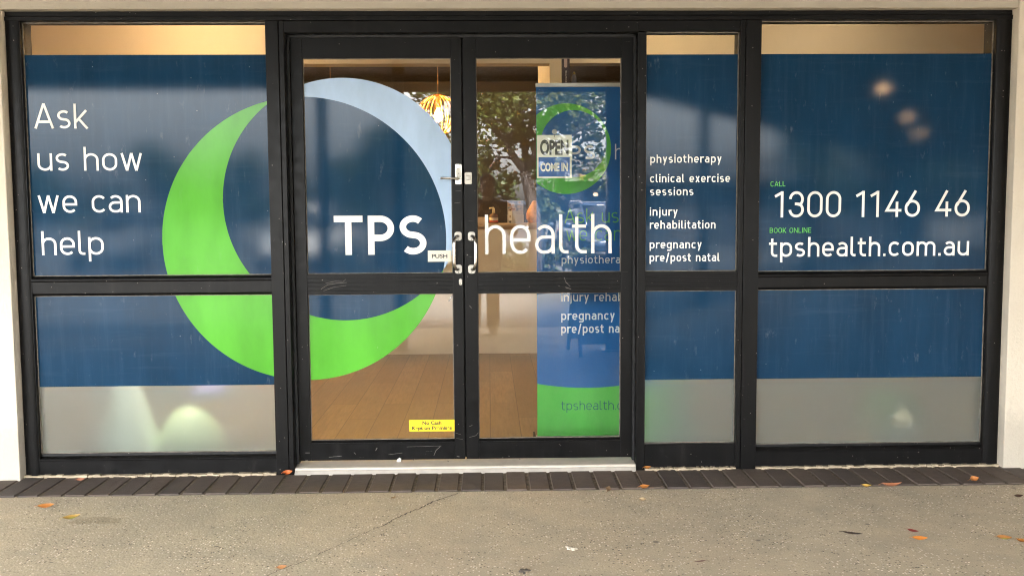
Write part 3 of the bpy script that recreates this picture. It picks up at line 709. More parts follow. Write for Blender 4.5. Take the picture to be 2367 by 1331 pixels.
# pull handles
def rounded(cx, cz, wx, wz, r, n=5):
    P = []
    for sx, sz, a0 in ((1, 1, 0), (-1, 1, 90), (-1, -1, 180), (1, -1, 270)):
        for k in range(n+1):
            a = rad(a0+90*k/n); P.append((cx+sx*(wx/2-r)+r*math.cos(a), cz+sz*(wz/2-r)+r*math.sin(a)))
    return P
def handle(d, px, side):
    x, zt = F(px, 546, YD); zb = FZ(px, 622, YD); t = obj('pull_handle', MB().tube([(x, YD-.004, zt), (x+side*.004, YD-.03, zt), (x+side*.012, YD-.05, zt-.004), (x+side*.020, YD-.062, zt-.022), (x+side*.021, YD-.064, zt-.04), (x+side*.021, YD-.064, zb+.04), (x+side*.020, YD-.062, zb+.022), (x+side*.012, YD-.05, zb+.004), (x+side*.004, YD-.03, zb), (x, YD-.004, zb)], .0085, 14), m_steel, d)
    for z in (zt, zb):
        pl = MB().face_ext(rounded(x, z, .038, .047, .013), YD-.006, YD-.0005); obj('mount_plate', pl, m_plate, t, bevel=.001)
        obj('screw', MB().tube([(x, YD-.0075, z-.017), (x, YD-.0055, z-.017)], .003, 8), m_black, t)
handle(dL, 1059, -1); handle(dR, 1090, 1)
# lever lock, night latch, key cover
x, zt = F(1052, 379, YD); x1, zb = F(1068, 427, YD); cx, cz = (x+x1)/2, (zt+zb)/2
lk = obj('lever_lock', MB().face_ext(rounded(cx, cz, x1-x, zt-zb, .006), YD-.012, YD-.0005), m_steel, dL, bevel=.002)
obj('cylinder_cover', MB().face_ext(rounded(cx, FZ(1060, 402, YD), .022, .060, .0105), YD-.022, YD-.0125), m_white_pl, lk, bevel=.002)
obj('key_hole', MB().tube([(cx, YD-.0232, FZ(1060, 401.5, YD)), (cx, YD-.021, FZ(1060, 401.5, YD))], .0024, 8), m_black, lk)
lz = FZ(1040, 413, YD)
obj('lever', MB().tube([(cx-.004, YD-.013, lz), (cx-.006, YD-.045, lz), (cx-.02, YD-.05, lz), (FX(1018, 413, YD-.05), YD-.05, lz+.001)], [.0085, .0075, .0075, .006], 12), m_steel, lk)
x, zt = F(1074, 398.5, YD); x1, zb = F(1091, 426, YD)
nl = obj('night_latch', MB().face_ext(rounded((x+x1)/2, (zt+zb)/2, x1-x, zt-zb, .007), YD-.012, YD-.0005), m_white_pl, dR, bevel=.002)
obj('latch_knob', MB().face_ext(rounded((x+x1)/2, (zt+zb)/2+.002, .024, .024, .006), YD-.022, YD-.0125), m_white_pl, nl, bevel=.003)
x, z = F(1064.5, 651.5, YD); kc = obj('key_cover', MB().face_ext(rounded(x, z, .017, .033, .008), YD-.004, YD-.0005), m_white_pl, dL)
obj('key_hole', MB().tube([(x, YD-.0048, z-.009), (x, YD-.003, z-.009)], .002, 8), m_black, kc)
obj('worn_bolt', MB().tube([(FX(1047, 680, YG), YG+.03, FZ(1047, 681, YG)), (FX(1037, 697, YG), YG+.03, FZ(1037, 697, YG))], .004, 8), m_steel, dL)
chip = MB(); cxp, czp = F(922, 1062, YD)
chip.face_ext([(cxp-.013, czp-.010), (cxp+.012, czp-.010), (cxp+.013, czp+.006), (cxp+.004, czp+.012), (cxp-.009, czp+.003)], YD-.006, YD-.0005)
tag(obj('plaster_chip', chip, m_white_pl), 'small white plaster chip on the left door bottom rail', 'chip')
obj('meeting_strip', MB().box(XG-.014, XG+.014, YD+.0455, YD+.056, ZB, ZT_), m_black, dR)
m_scuff = M('chalky scuff', (.16, .145, .13), .8, vary=.3, scale=60)
def scuffs(d, lst):
    sc = MB(); rs = random.Random(len(lst))
    for pts, w_ in lst:
        P = [F(px, py, YD-.0006) for px, py in pts]
        for (xa, za), (xb, zb_) in zip(P, P[1:]):
            L_ = math.hypot(xb-xa, zb_-za) or 1e-6; nx_, nz_ = -(zb_-za)/L_*w_/2, (xb-xa)/L_*w_/2; y_ = YD-.0006
            sc.add([(xa-nx_, y_, za-nz_), (xb-nx_, y_, zb_-nz_), (xb+nx_, y_, zb_+nz_), (xa+nx_, y_, za+nz_)], [(0, 1, 2, 3)])
    obj('scuff_marks', sc, m_scuff, d)
scuffs(dL, [([(742, 668), (758, 658), (780, 654), (802, 653)], .0022), ([(748, 672), (770, 664), (800, 660)], .0016), ([(752, 655), (775, 650), (792, 651)], .0016), ([(793, 651), (800, 645)], .002), ([(1009, 655), (1012, 654)], .004), ([(868, 1041), (872, 1034)], .003), ([(1003, 1052), (1008, 1040), (1018, 1031)], .0025), ([(955, 1063), (958, 1060)], .003), ([(760, 1056), (790, 1053)], .0016), ([(818, 1045), (822, 1049)], .003), ([(1034, 1064), (1040, 1068)], .003), ([(898, 1050), (930, 1046)], .0014), ([(940, 1032), (1020, 1030)], .0012), ([(705, 1046), (716, 1046)], .003), ([(706, 1063), (712, 1064)], .004), ([(1056, 1054), (1062, 1055)], .004), ([(1053, 1000), (1066, 1004)], .0014), ([(1054, 1012), (1070, 1015)], .0012), ([(1050, 470), (1064, 468)], .002), ([(1053, 442), (1066, 441)], .0014)])
scuffs(dR, [([(1304, 641), (1308, 652), (1318, 662)], .0025), ([(1307, 664), (1320, 668)], .003), ([(1290, 660), (1294, 662)], .002), ([(1085, 1010), (1100, 1006), (1106, 999)], .0016), ([(1085, 985), (1092, 982)], .002), ([(1160, 1058), (1163, 1056)], .003), ([(1200, 1060), (1203, 1061)], .003), ([(1292, 1025), (1297, 1030)], .0016), ([(1085, 706), (1090, 712)], .003)])
# stickers
sx0, sz1 = F(989, 579, YF); sx1, sz0 = F(1043.5, 604.5, YF)
ps = tag(obj('push_sticker', MB().box(sx0, sx1, YF-.0045, YF-.0032, sz0, sz1), M('cream sticker', (.72, .66, .52), .45, vary=.03)), 'small cream PUSH sticker beside the left door handle', 'sticker')
printed('PUSH', (sx0+sx1)/2, sz0+.020, .0195, .083, YF-.0049, M('dark grey print', (.025, .024, .025), .5), ps, bold=.03)
sx0, sz1 = F(946, 970, YF); sx1, sz0 = F(1051, 995.5, YF)
ys = tag(obj('warning_sticker', MB().box(sx0, sx1, YF-.0035, YF-.0022, sz0, sz1), M('yellow sticker', (.80, .56, .004), .45, vary=.03)), 'yellow No Cash Kept on Premises sticker low on the left door', 'sticker')
mk = M('brown black print', (.035, .025, .008), .5); hh = sz1-sz0
printed('No Cash', (sx0+sx1)/2, sz0+hh*.60, hh*.28, (sx1-sx0)*.42, YF-.0039, mk, ys, bold=.035)
printed('Kept on Premises', (sx0+sx1)/2, sz0+hh*.16, hh*.28, (sx1-sx0)*.88, YF-.0039, mk, ys, bold=.035)
# hanging open sign behind the right door glass
YS = YG+.02; sx0, sz1 = F(1241, 312.5, YS); sx1, sz0 = F(1321.5, 412, YS)
os_ = thing('open_sign', 'white and blue OPEN COME IN sign hanging inside the right door', 'sign', ((sx0+sx1)/2, YS, sz0))
obj('board', MB().box(sx0, sx1, YS, YS+.003, sz0, sz1), M('cream sign board', (.90, .87, .72), .4, vary=.04), os_)
hw, hh = sx1-sx0, sz1-sz0
obj('blue_panel', MB().box(sx0+hw*.045, sx1-hw*.055, YS-.0012, YS-.0002, sz0+hh*.04, sz0+hh*.485), M('sign blue', (.008, .11, .42), .4, vary=.2, scale=30), os_)
def inksign():
    t = NT('black ink with painted reflections'); c = t.ramp(t.noise(60, 4, .7), [(.40, (.035, .032, .02)), (.66, (.03, .028, .02)), (.72, (.26, .26, .19))]); t.base(c, .5); return t.m  # pale patches paint glass reflections into the black letters
printed('OPEN', (sx0+sx1)/2, sz0+hh*.56, hh*.31, hw*.82, YS-.001, inksign(), os_, bold=.045)
printed('COME IN', (sx0+sx1)/2-.001, sz0+hh*.17, hh*.175, hw*.79, YS-.0018, M('sign white', (.84, .82, .74), .4), os_, bold=.05)
obj('hook', MB().tube([((sx0+sx1)/2, YS+.0, sz1-.012), ((sx0+sx1)/2+.002, YS-.006, sz1-.004), ((sx0+sx1)/2, YS-.004, sz1+.012)], .0016, 8), m_steel, os_)
obj('suction_cup', MB().tube([((sx0+sx1)/2, YG+.001, sz1+.016), ((sx0+sx1)/2, YG+.006, sz1+.016), ((sx0+sx1)/2, YG+.014, sz1+.014)], [.014, .011, .004], 14), M('clear suction cup', (.5, .52, .5), .15), os_)

# ================================================================== INTERIOR
YB = 1.2                                     # bulkhead plane
zbk = FZ(870, 148, YB)
struct('interior_floor', MB().flat(-5, 5.5, .145, 8.0, .006), m_oak, 'oak plank floor inside the shop')
sb = MB(); sb.box(XL, XR, .13, .16, 0, .004); struct('floor_edge', sb, m_alu2, 'metal floor edge under the doors')
iw = MB(); iw.box(-5.1, -5, .2, 8, 0, 3.1); iw.box(5.5, 5.6, .2, 8, 0, 3.1); struct('interior_wall', iw, m_in, 'cream side walls inside the shop')
struct('interior_back_wall', MB().box(-5, 5.5, 7.6, 7.7, 0, 3.1), m_brown, 'dark brown back wall behind the reception')
struct('interior_ceiling', MB().box(-5, 5.5, YB+.15, 7.6, 3.0, 3.1), m_ceil, 'dark ceiling over the reception')
struct('entry_ceiling', MB().box(-5, 5.5, .2, YB, 2.74, 2.84), m_in, 'cream ceiling strip just inside the glass')
bk = MB(); bk.box(-5, 5.5, YB, YB+.14, zbk, 3.0)
xc0, xc1 = FX(1252, 165, YB), FX(1298, 165, YB)
struct('bulkhead', bk, m_in, 'cream bulkhead beam above the entry')
cl = MB(); cl.box(FX(1271, 165, YB), xc1, YB+.002, YB+1.5, 0, zbk+.3); struct('interior_column', cl, m_in, 'cream column beside the banner')
# entry downlights in the ceiling strip (the first three light the bulkhead band seen above the films)
m_dl2 = EM('warm entry downlight', (1.0, .70, .36), 6.0)
def spot(x, y, z, watt, col, name='downlight_lamp', r=.04, parent=None):
    l = bpy.data.lights.new(name, 'POINT'); l.energy = watt; l.color = col; l.shadow_soft_size = r
    o = bpy.data.objects.new(name, l); COL.objects.link(o); o.location = (x, y, z)
    if parent is not None: o.parent = parent; o.location = Vector((x, y, z))-wloc(parent)
    return o
ENTRY = [(-1.75, .50, (1.0, .72, .44), .50), (1.05, .17, (1.0, .80, .52), .62), (2.1, .11, (1.0, .84, .64), .60), (-1.66, 3.6, (1.0, .97, .92), .27), (2.05, 2.2, (1.0, .90, .72), .27)]
for i, (x, wt_, col, ye) in enumerate(ENTRY):
    t = thing('entry_downlight', ['warm downlight in the entry ceiling left of the doors', 'warm downlight in the entry ceiling above the narrow window', 'warm downlight in the entry ceiling above the wide right window', 'added whiter spot lighting the things behind the left frosted band', 'added narrow spot lighting the potted fern'][i], 'ceiling light', (x, ye, 2.735), 'downlights in the entry ceiling')
    obj('lens', MB().lathe([(.001, 0), (.05, 0), (.05, .006), (.001, .006)], (x, ye, 2.732), 16), m_dl2, t)
    obj('trim_ring', MB().lathe([(.051, -.003), (.065, -.003), (.065, .006), (.051, .006)], (x, ye, 2.732), 16), m_ring, t)
    if ye < .5:  # unseen spots added to light the things behind the frosted bands
        l = bpy.data.lights.new('downlight_lamp', 'SPOT'); l.energy = wt_; l.color = col; l.shadow_soft_size = .04; l.spot_size = rad(30); l.spot_blend = .7
        o = bpy.data.objects.new('downlight_lamp', l); COL.objects.link(o); o.parent = t; o.location = Vector((x, ye, 2.70))-wloc(t)
    else: spot(x, ye, 2.70, wt_, col, parent=t)

for i, (x, y, wt_) in enumerate([(-.75, 2.3, .36), (.35, 2.3, .36), (1.7, 2.5, .55), (-2.2, 1.9, .9)]):  # unseen lamps added to brighten the floor, desk and frosted bands
    t = thing('added_reception_light', ['added unseen warm lamp above the reception behind the left door', 'added unseen warm lamp above the reception behind the right door', 'added unseen warm lamp above the reception behind the banner', 'added unseen warm lamp above the reception behind the left window'][i], 'ceiling light', (x, y, 2.99), 'added unseen lamps above the reception')
    obj('lens', MB().lathe([(.001, 0), (.05, 0), (.05, .006), (.001, .006)], (x, y, 2.99), 16), m_dl2, t)
    obj('trim_ring', MB().lathe([(.051, -.003), (.065, -.003), (.065, .008), (.051, .008)], (x, y, 2.99), 16), m_ring, t)
    spot(x, y, 2.94, wt_, (1.0, .80, .56), parent=t)

# reception desk
YK = 4.23; kx0, kx1 = -2.2, 1.25; zk = FZ(1180, 517, YK-.03)
ds = thing('reception_desk', 'wide cream reception desk with a pale oak counter top', 'desk', ((kx0+kx1)/2, YK, 0))
obj('front_panel', MB().box(kx0, kx1, YK, YK+.03, .006, zk-.055), m_desk, ds)
obj('counter_rail', MB().box(kx0, kx1, YK-.004, YK+.03, zk-.0545, zk-.03), m_desktop, ds)  # oak strip under the counter top, darker than the front panel
obj('counter_top', MB().box(kx0-.03, kx1+.03, YK-.03, YK+.42, zk-.0295, zk), m_desktop, ds, bevel=.003)
obj('side_panel', MB().box(kx0, kx0+.03, YK+.031, YK+.7, .006, zk-.055), m_desk, ds); obj('side_panel', MB().box(kx1-.03, kx1, YK+.031, YK+.7, .006, zk-.055), m_desk, ds)
# things on the desk
def on(px, py, Y): return F(px, py, Y)
YI = YK+.08
x, z = on(1141, 514, YI); s = (CD+YI)/FPX
b = thing('pump_bottle', 'clear hand sanitiser pump bottle with red label on the reception desk', 'bottle', (x, YI, zk))
obj('bottle_body', MB().lathe([(.001, 0), (.042, .002), (.043, .01), (.043, .075), (.036, .088), (.018, .094), (.015, .10)], (x, YI, zk), 18), M('clear brownish plastic', (.20, .13, .10), .12, vary=.05), b)
obj('label_band', MB().lathe([(.0436, .012), (.0436, .055)], (x, YI, zk), 18), M('cream label', (.66, .6, .5), .5), b)
obj('red_stripe', MB().lathe([(.0440, .014), (.0440, .028)], (x, YI, zk), 18), M('red print', (.5, .03, .02), .5), b)
obj('pump_head', MB().tube([(x, YI, zk+.10), (x, YI, zk+.142), (x-.004, YI, zk+.15), (x-.034, YI-.01, zk+.148), (x-.04, YI-.012, zk+.142)], [.016, .012, .009, .008, .006], 10), M('cream plastic', (.75, .68, .42), .4), b)
x0, x1 = FX(1103, 507, YI), FX(1122, 507, YI)
tag(obj('card_box', MB().box(x0, x1, YI-.02, YI+.08, zk, zk+.062), M('pale cardboard', (.58, .47, .33), .7), bevel=.002), 'low pale cardboard box left of the pump bottle', 'box')
x0, z1 = on(1173, 464, YI); x1, _ = on(1210, 464, YI)
bh = thing('brochure_holder', 'white brochure holder with picture card and small tag on the reception desk', 'holder', ((x0+x1)/2, YI, zk))
obj('backing_card', MB().box(x0, x1, YI+.03, YI+.034, zk, z1), M('white card', (.42, .39, .36), .5), bh)
h = z1-zk; wq = x1-x0
pc = NT('picture card print'); v = pc.vor(26); pc.base(pc.ramp(v.outputs['Distance'], [(.15, (.09, .06, .05)), (.3, (.55, .33, .22)), (.5, (.42, .40, .40)), (.75, (.18, .21, .28))]), .4)
obj('picture', MB().box(x0+.004, x1-.004, YI+.0285, YI+.0295, zk+h*.55, z1-.004), pc.m, bh)
obj('pocket', MB().box(x0-.003, x1+.001, YI-.01, YI+.026, zk, zk+h*.38), M('white acrylic', (.45, .41, .35), .3), bh)
obj('tag_card', MB().box(x0+.008, x0+.042, YI-.0145, YI-.0115, zk+h*.14, zk+h*.55), M('tag white', (.76, .72, .64), .5), bh, bevel=.001)
obj('tag_emblem', MB().box(x0+.018, x0+.032, YI-.0152, YI-.0146, zk+h*.25, zk+h*.36), M('tan print', (.45, .33, .22), .5), bh)
obj('round_sticker', MB().tube([(x0+.024, YI-.0125, zk+h*.07), (x0+.024, YI-.0105, zk+h*.07)], .010, 12), M('dark print', (.08, .08, .08), .5), bh)
x, z = on(1236, 464, YI); hc = z-zk
cone = thing('cone_lamp', 'orange teardrop shaped salt lamp at the right end of the reception desk', 'lamp', (x, YI, zk))
obj('lamp_body', MB().lathe([(.001, .004), (.062, .006), (.083, .045), (.084, .085), (.068, .13), (.045, .17), (.024, hc-.006), (.006, hc)], (x, YI, zk), 22), M('orange wood', (.50, .23, .085), .5, vary=.3, scale=18), cone)
obj('lamp_base', MB().lathe([(.001, 0), (.056, 0), (.056, .006), (.001, .006)], (x, YI, zk), 22), m_desktop, cone)
# pendant lamps: timber cages
m_cage = M('pale bent timber', (.47, .215, .04), .5, vary=.2, scale=20); m_cord = M('tan cord', (.32, .20, .11), .7)
m_bulb = EM('lit amber bulb', (1.0, .50, .12), 9.0); m_fil = EM('white hot filament', (1.0, .82, .50), 60.0)
YP = 4.6; px_, pz_ = F(1013, 266, YP)
pen = thing('pendant_lamp', 'timber cage pendant lamp with glowing bulb beside the meeting stile', 'pendant lamp', (px_, YP, pz_), 'timber cage pendant lamps')
rr = .205; ht = .195
cg = MB()
for k in range(22):
    a = 2*math.pi*k/22; P = []
    for i in range(15):
        t = i/14; ph = rad(-72+150*t); r = rr*math.cos(ph)*(1.0 if ph < 0 else 1.0); P.append((px_+r*math.cos(a), YP+r*math.sin(a), pz_+ht*math.sin(ph)))
    cg.tube(P, .0052, 5)
for ph in (-72, 78): cg.tube([(px_+rr*math.cos(rad(ph))*math.cos(2*math.pi*k/20), YP+rr*math.cos(rad(ph))*math.sin(2*math.pi*k/20), pz_+ht*math.sin(rad(ph))) for k in range(21)], .009, 6)
obj('cage', cg, m_cage, pen)
obj('cord', MB().tube([(px_, YP, pz_+ht), (px_, YP, 3.0)], .0045, 6), m_cord, pen)
obj('bulb_socket', MB().lathe([(.001, ht*.98), (.022, ht*.97), (.024, ht*.4), (.02, ht*.33), (.001, ht*.33)], (px_, YP, pz_), 12), m_cage, pen)
def mat_bulb():
    t = NT('amber glass bulb'); t.t.nodes.remove(t.p); tr = t.n('ShaderNodeBsdfTransparent'); tr.inputs[0].default_value = (1, .72, .30, 1)
    e = t.n('ShaderNodeEmission'); e.inputs[0].default_value = (1, .45, .08, 1); e.inputs[1].default_value = .9
    a = t.n('ShaderNodeAddShader'); t.l(tr.outputs[0], a.inputs[0]); t.l(e.outputs[0], a.inputs[1]); t.l(a.outputs[0], t.out.inputs[0]); return t.m
BZ = pz_-.015
bulb = obj('bulb', MB().lathe([(.012, .075), (.020, .06), (.040, .03), (.047, 0), (.040, -.028), (.020, -.045), (.001, -.048)], (px_, YP, BZ), 16), mat_bulb(), pen)
obj('filament', MB().lathe([(.002, -.026), (.016, -.016), (.018, .01), (.014, .026), (.002, .032)], (px_, YP, BZ), 12), m_fil, bulb)
pl_ = spot(px_, YP, BZ-.005, 0.7, (1.0, .55, .18), 'bulb_light', .03, pen)
x2 = FX(763, 165, YP)
p2 = copy_tree(pen); p2.location = (x2, YP, pz_-.05); p2['label'] = 'timber cage pendant lamp whose cord drops behind the top of the pale crescent'

# pull up banner
YN = .62
nx0, nzt = F(1239, 193, YN); nzb = FZ(1260, 1011, YN); nx1 = nx0+.885; nz0 = .035
bn = thing('pull_up_banner', 'tall blue pull up banner with green ring and services list behind the right door', 'banner', ((nx0+nx1)/2, YN, .006))
m_bb = mat_film('banner print blue', (.012, .125, .36), .4, .0); m_bg = mat_film('banner print green', (.10, .50, .075), .4, .0); m_bw = mat_film('banner print white', (.72, .78, .80), .4, .0); m_bt = mat_film('banner print dark teal', (.01, .12, .13), .4, .0); m_bgt = mat_film('banner lettering green', (.10, .42, .12), .4, .0)
obj('banner_sheet', MB().box(nx0, nx1, YN, YN+.0008, nz0, nzt-.02), m_bb, bn)
obj('top_rail', MB().box(nx0-.003, nx1+.003, YN-.008, YN+.012, nzt-.022, nzt), M('silver rail', (.55, .54, .50), .35, .4), bn, bevel=.002)
obj('base_case', MB().prism([(YN-.06, .006), (YN+.06, .006), (YN+.06, .03), (YN+.02, .05), (YN-.02, .05), (YN-.06, .03)], nx0-.01, nx1+.01), M('silver base', (.45, .44, .41), .4, .5), bn, bevel=.002)
obj('base_foot', MB().box(nx0-.022, nx0-.0105, YN-.09, YN+.09, .006, .055), m_black, bn)
obj('support_pole', MB().tube([((nx0+nx1)/2, YN+.03, .05), ((nx0+nx1)/2, YN+.02, nzt-.01)], .008, 8), m_steel, bn)
def banner_circle(px, py, r): x, z = F(px, py, YN); return (x, z, r*(CD+YN)/FPX)
b1 = banner_circle(1309, 344.5, 103); b2 = banner_circle(1326, 332.5, 76)
rg = region('a-b', nx0+.001, nx1, .1, nzt, YN-.0012, (b1, b2), .0009)
obj('green_ring', rg, m_bg, bn)
# green foot with a hollow curved top
xa, za = F(1239, 886, YN); xm, zm = F(1330, 895.5, YN); xe, ze = F(1434, 890.5, YN)
ft = MB(); n = 60
def zc(x):   # parabola through the three measured points
    return za*(x-xm)*(x-xe)/((xa-xm)*(xa-xe))+zm*(x-xa)*(x-xe)/((xm-xa)*(xm-xe))+ze*(x-xa)*(x-xm)/((xe-xa)*(xe-xm))
for i in range(n):
    u, v = nx0+(nx1-nx0)*i/n, nx0+(nx1-nx0)*(i+1)/n
    ft.add([(u, YN-.0012, nz0), (v, YN-.0012, nz0), (v, YN-.0012, zc(v)), (u, YN-.0012, zc(u))], [(0, 1, 2, 3)])
obj('green_foot', ft, m_bg, bn)
line(bn, 'TPS', (1283, 369.2), (1376, 369), 33, .16, YN-.0022, m_bw, gap=.13)
line(bn, 'health', (1421.5, 369), (1421.5+118, 368), 36, .085, YN-.0022, m_bw, gap=.125)
line(bn, 'Ask us how', (1305, 516), (1430, 515), 33.5, .085, YN-.0022, m_bgt, fit='Ask us', gap=.13)
line(bn, 'we can help', (1308.5, 556.8), (1437, 556), 33, .085, YN-.0022, m_bgt, fit='we can', gap=.13)
line(bn, 'physiotherapy', (1298, 609.5), (1434, 608.5), 18.5, .13, YN-.0022, m_bw, fit='physiothera', gap=.15)
line(bn, 'clinical exercise sessions', (1298, 652.5), (1434, 651.5), 18.5, .13, YN-.0022, m_bw, fit='clinical ex', gap=.15)
line(bn, 'injury rehabilitation', (1297.5, 696.7), (1434, 695.7), 20.5, .13, YN-.0022, m_bw, fit='injury rehal', gap=.15)
line(bn, 'pregnancy', (1297, 739.5), (1421, 738.5), 20.5, .15, YN-.0022, m_bw, gap=.15)
line(bn, 'pre/post natal', (1297, 769.7), (1432, 768.7), 20.5, .15, YN-.0022, m_bw, fit='pre/post na', gap=.15)
line(bn, 'tpshealth.com.au', (1298, 947.5), (1424, 946.5), 21.5, .085, YN-.0022, m_bt, fit='tpshealth.', gap=.13)
# tall maroon display box and the cabinet with a blue bottle, behind the banner
YQ = 1.02; qx0, qx1 = FX(1299, 165, YQ), FX(1317, 165, YQ); qz = 2.36
bx = thing('display_box', 'tall narrow maroon display box with white lettering behind the banner', 'display', ((qx0+qx1)/2, YQ, .006))
obj('carton', MB().box(qx0, qx1, YQ, YQ+.05, .006, qz), M('maroon carton', (.028, .012, .014), .45), bx, bevel=.001)
qa, qb = FZ(1305, 157, YQ), FZ(1305, 118, YQ)
obj('capsule_label', MB().face_ext(rounded((qx0+qx1)/2-.001, (qa+qb)/2, .019, qb-qa, .009), YQ-.0012, YQ-.0004), M('pinkish print', (.42, .29, .24), .5), bx)
printed('BALANCE', (qx0+qx1)/2-.003, FZ(1308, 178, YQ), .009, .072, YQ-.0010, M('pale print', (.52, .46, .42), .5), bx, rot=1)
cb = thing('tall_cabinet', 'dark tall cabinet standing behind the banner', 'cabinet', (.78, 1.75, .006))
cz = FZ(1327, 192, 1.75)-.02
obj('carcass', MB().box(.52, 1.05, 1.6, 2.0, .006, cz), m_brown, cb, bevel=.003); obj('door_panel', MB().box(.535, 1.035, 1.585, 1.598, .04, cz-.03), m_brown, cb, bevel=.002)
x = FX(1327, 185, 1.75)
gb = thing('glass_bottle', 'small bluish bottle with amber stopper peeking over the banner top', 'bottle', (x, 1.75, cz))
obj('bottle_body', MB().lathe([(.001, 0), (.018, .001), (.018, .055), (.012, .07), (.008, .076)], (x, 1.75, cz), 12), M('smoky blue glass', (.16, .18, .26), .1), gb)
obj('stopper', MB().lathe([(.007, .076), (.010, .08), (.006, .094), (.001, .098)], (x, 1.75, cz), 10), M('amber stopper', (.32, .25, .05), .3), gb)
# things just inside the frosted bands
YH = .30
m_lime = M('pale lime plastic', (.72, .88, .50), .5, vary=.03); m_mint = M('pale mint plastic', (.80, .90, .80), .5, vary=.03)
x = FX(312, 960, YH)
tb = thing('floor_stand', 'pale mint tapered stand blurred behind the left frosted band', 'tub', (x, YH+.1, .006))
obj('stand_body', MB().lathe([(.001, 0), (.19, 0), (.19, .03), (.165, .12), (.135, .24), (.10, .36), (.06, .47), (.02, .56), (.001, .58)], (x, YH-.03, .006), 22), m_mint, tb); obj('rim', MB().lathe([(.189, .0), (.20, .0), (.20, .03), (.189, .03)], (x, YH-.03, .006), 22), m_mint, tb)
x = FX(455, 985, YH)
po = thing('pouffe_stool', 'pale lime stool with purple cushion blurred behind the left frosted band', 'stool', (x, YH, .006))
obj('stool_body', MB().lathe([(.001, 0), (.17, 0), (.19, .06), (.18, .14), (.15, .22), (.10, .29), (.05, .32), (.001, .33)], (x, YH-.02, .006), 22), m_lime, po)
obj('cushion', MB().ball((x+.09, YH+.07, .40), (.11, .10, .05), 18, 10), M('purple fabric', (.30, .24, .62), .8), po)
struct('added_dark_mat', MB().box(-2.36, -1.18, .12, 1.15, .0065, .016), M('added dark sheet', (.035, .036, .034), .9), 'added dark sheet that darkens the floor behind the left frosted band')  # sheet added to darken the floor so the blurred things stand out
m_dkp = M('dark grey plastic', (.05, .055, .06), .5)
for px, lab, w2 in ((268, 'dark chair blurred behind the left frosted band, left of the mint stand', .07), (395, 'dark chair blurred behind the left frosted band, right of the mint stand', .06)):
    x = FX(px, 915, YH+.12); t = thing('waiting_chair', lab, 'chair', (x, YH+.3, .006), 'dark waiting chairs by the window')
    obj('seat', MB().box(x-w2, x+w2, YH+.12, YH+.5, .36, .46), m_dkp, t, bevel=.01); obj('backrest', MB().box(x-w2, x+w2, YH+.5, YH+.53, .46, .80), m_dkp, t, bevel=.01)
    for dx in (-1, 1):
        for yy in (YH+.14, YH+.48): obj('leg', MB().tube([(x+dx*w2*.85, yy, .006), (x+dx*w2*.85, yy, .36)], .011, 8), m_steel, t)
x, z = F(2040, 965, .34)
pt = thing('potted_fern', 'white pot with drooping green fronds blurred behind the right frosted band', 'potted plant', (x, .34, .006))
obj('pot', MB().lathe([(.001, 0), (.09, 0), (.15, .08), (.17, .16), (.15, .24), (.10, .29), (.08, .30), (.07, .28), (.001, .27)], (x, .34, .006), 22), M('glossy white pot', (.86, .82, .66), .3), pt)
lf = MB(); rp = random.Random(3)
for k in range(46):
    a = rp.uniform(0, 6.28); L = rp.uniform(.22, .42); P = []; c0 = Vector((x, .34, .29))
    for i in range(7):
        t = i/6; P.append(c0+Vector((math.cos(a)*L*t*.55, math.sin(a)*L*t*.45, L*1.05*t-L*1.35*t*t)))
    for i in range(6):
        p, q = P[i], P[i+1]; d = Vector((-math.sin(a), math.cos(a), 0)); w0, w1 = .022*math.sin(math.pi*(i+.3)/6.6), .022*math.sin(math.pi*(i+1.3)/7.2)
        lf.add([p-d*w0, p+d*w0, q+d*w1, q-d*w1], [(0, 1, 2, 3)])
obj('fronds', lf, mat_leaf('fern green', [(.03, .10, .02), (.06, .17, .04), (.10, .24, .06)]), pt)

# ================================================================== FALLEN LEAVES
def leaf(label, px, py, L, W, ang, col, curl=.3, z=.0, group='fallen leaves on the footpath', Yw=None, name='fallen_leaf', col2=None):
    x, y = G(px, py, z); mb = MB(); n = 8; a = rad(ang); vs = []; rl_ = random.Random(int(px*7+py))
    for i in range(n+1):
        t = i/n; wv = W*.5*math.sin(math.pi*min(1, t*.96+.03))**.8*(1-.25*t); u = (t-.5)*L; lift = curl*L*((t-.45)**2)*1.6+.0025
        for s in (-1, -.5, 0, .5, 1):
            vs.append((u, s*wv*(1-abs(s)*.06), lift+abs(s)*wv*curl*.9+rl_.uniform(-.0006, .0006)))
    m = 5; fs = [(i*m+k, (i+1)*m+k, (i+1)*m+k+1, i*m+k+1) for i in range(n) for k in range(m-1)]
    mb.add(vs, fs, True); mb.tube([(-L*.5, 0, .0035+curl*L*.3), (-L*.68, W*.05, .003)], [.0012, .0009], 5)
    t = NT('leaf '+name); c = t.ramp(t.noise(50, 4), [(.3, tuple(q*.75 for q in col)), (.7, col)])
    if col2: c = t.mix(t.ramp(t.noise(12, 3), [(.45, 0), (.55, 1)]), c, col2)
    t.base(c, .5, spec=.3)
    o = tag(obj(name, mb, t.m), label, 'leaf', group); tl_ = 0 if curl < .15 else rad(rl_.uniform(28, 46)); o.location = (x, y, z+W*.5*math.sin(tl_)*.9); o.rotation_euler = (tl_, 0, a) if abs(ang) < 50 else (tl_*.4, 0, a); return o
OR, TN, DB, RD, YG2 = (.40, .15, .03), (.30, .18, .08), (.055, .028, .016), (.28, .05, .035), (.42, .36, .05)
leaf('orange leaf lying alone at the far left of the concrete', 107, 1173, .075, .028, 18, OR)
leaf('yellow leaf with a green tip near the damp patch on the left', 165, 1199, .075, .026, 33, (.36, .22, .05), .35, col2=(.25, .28, .03))
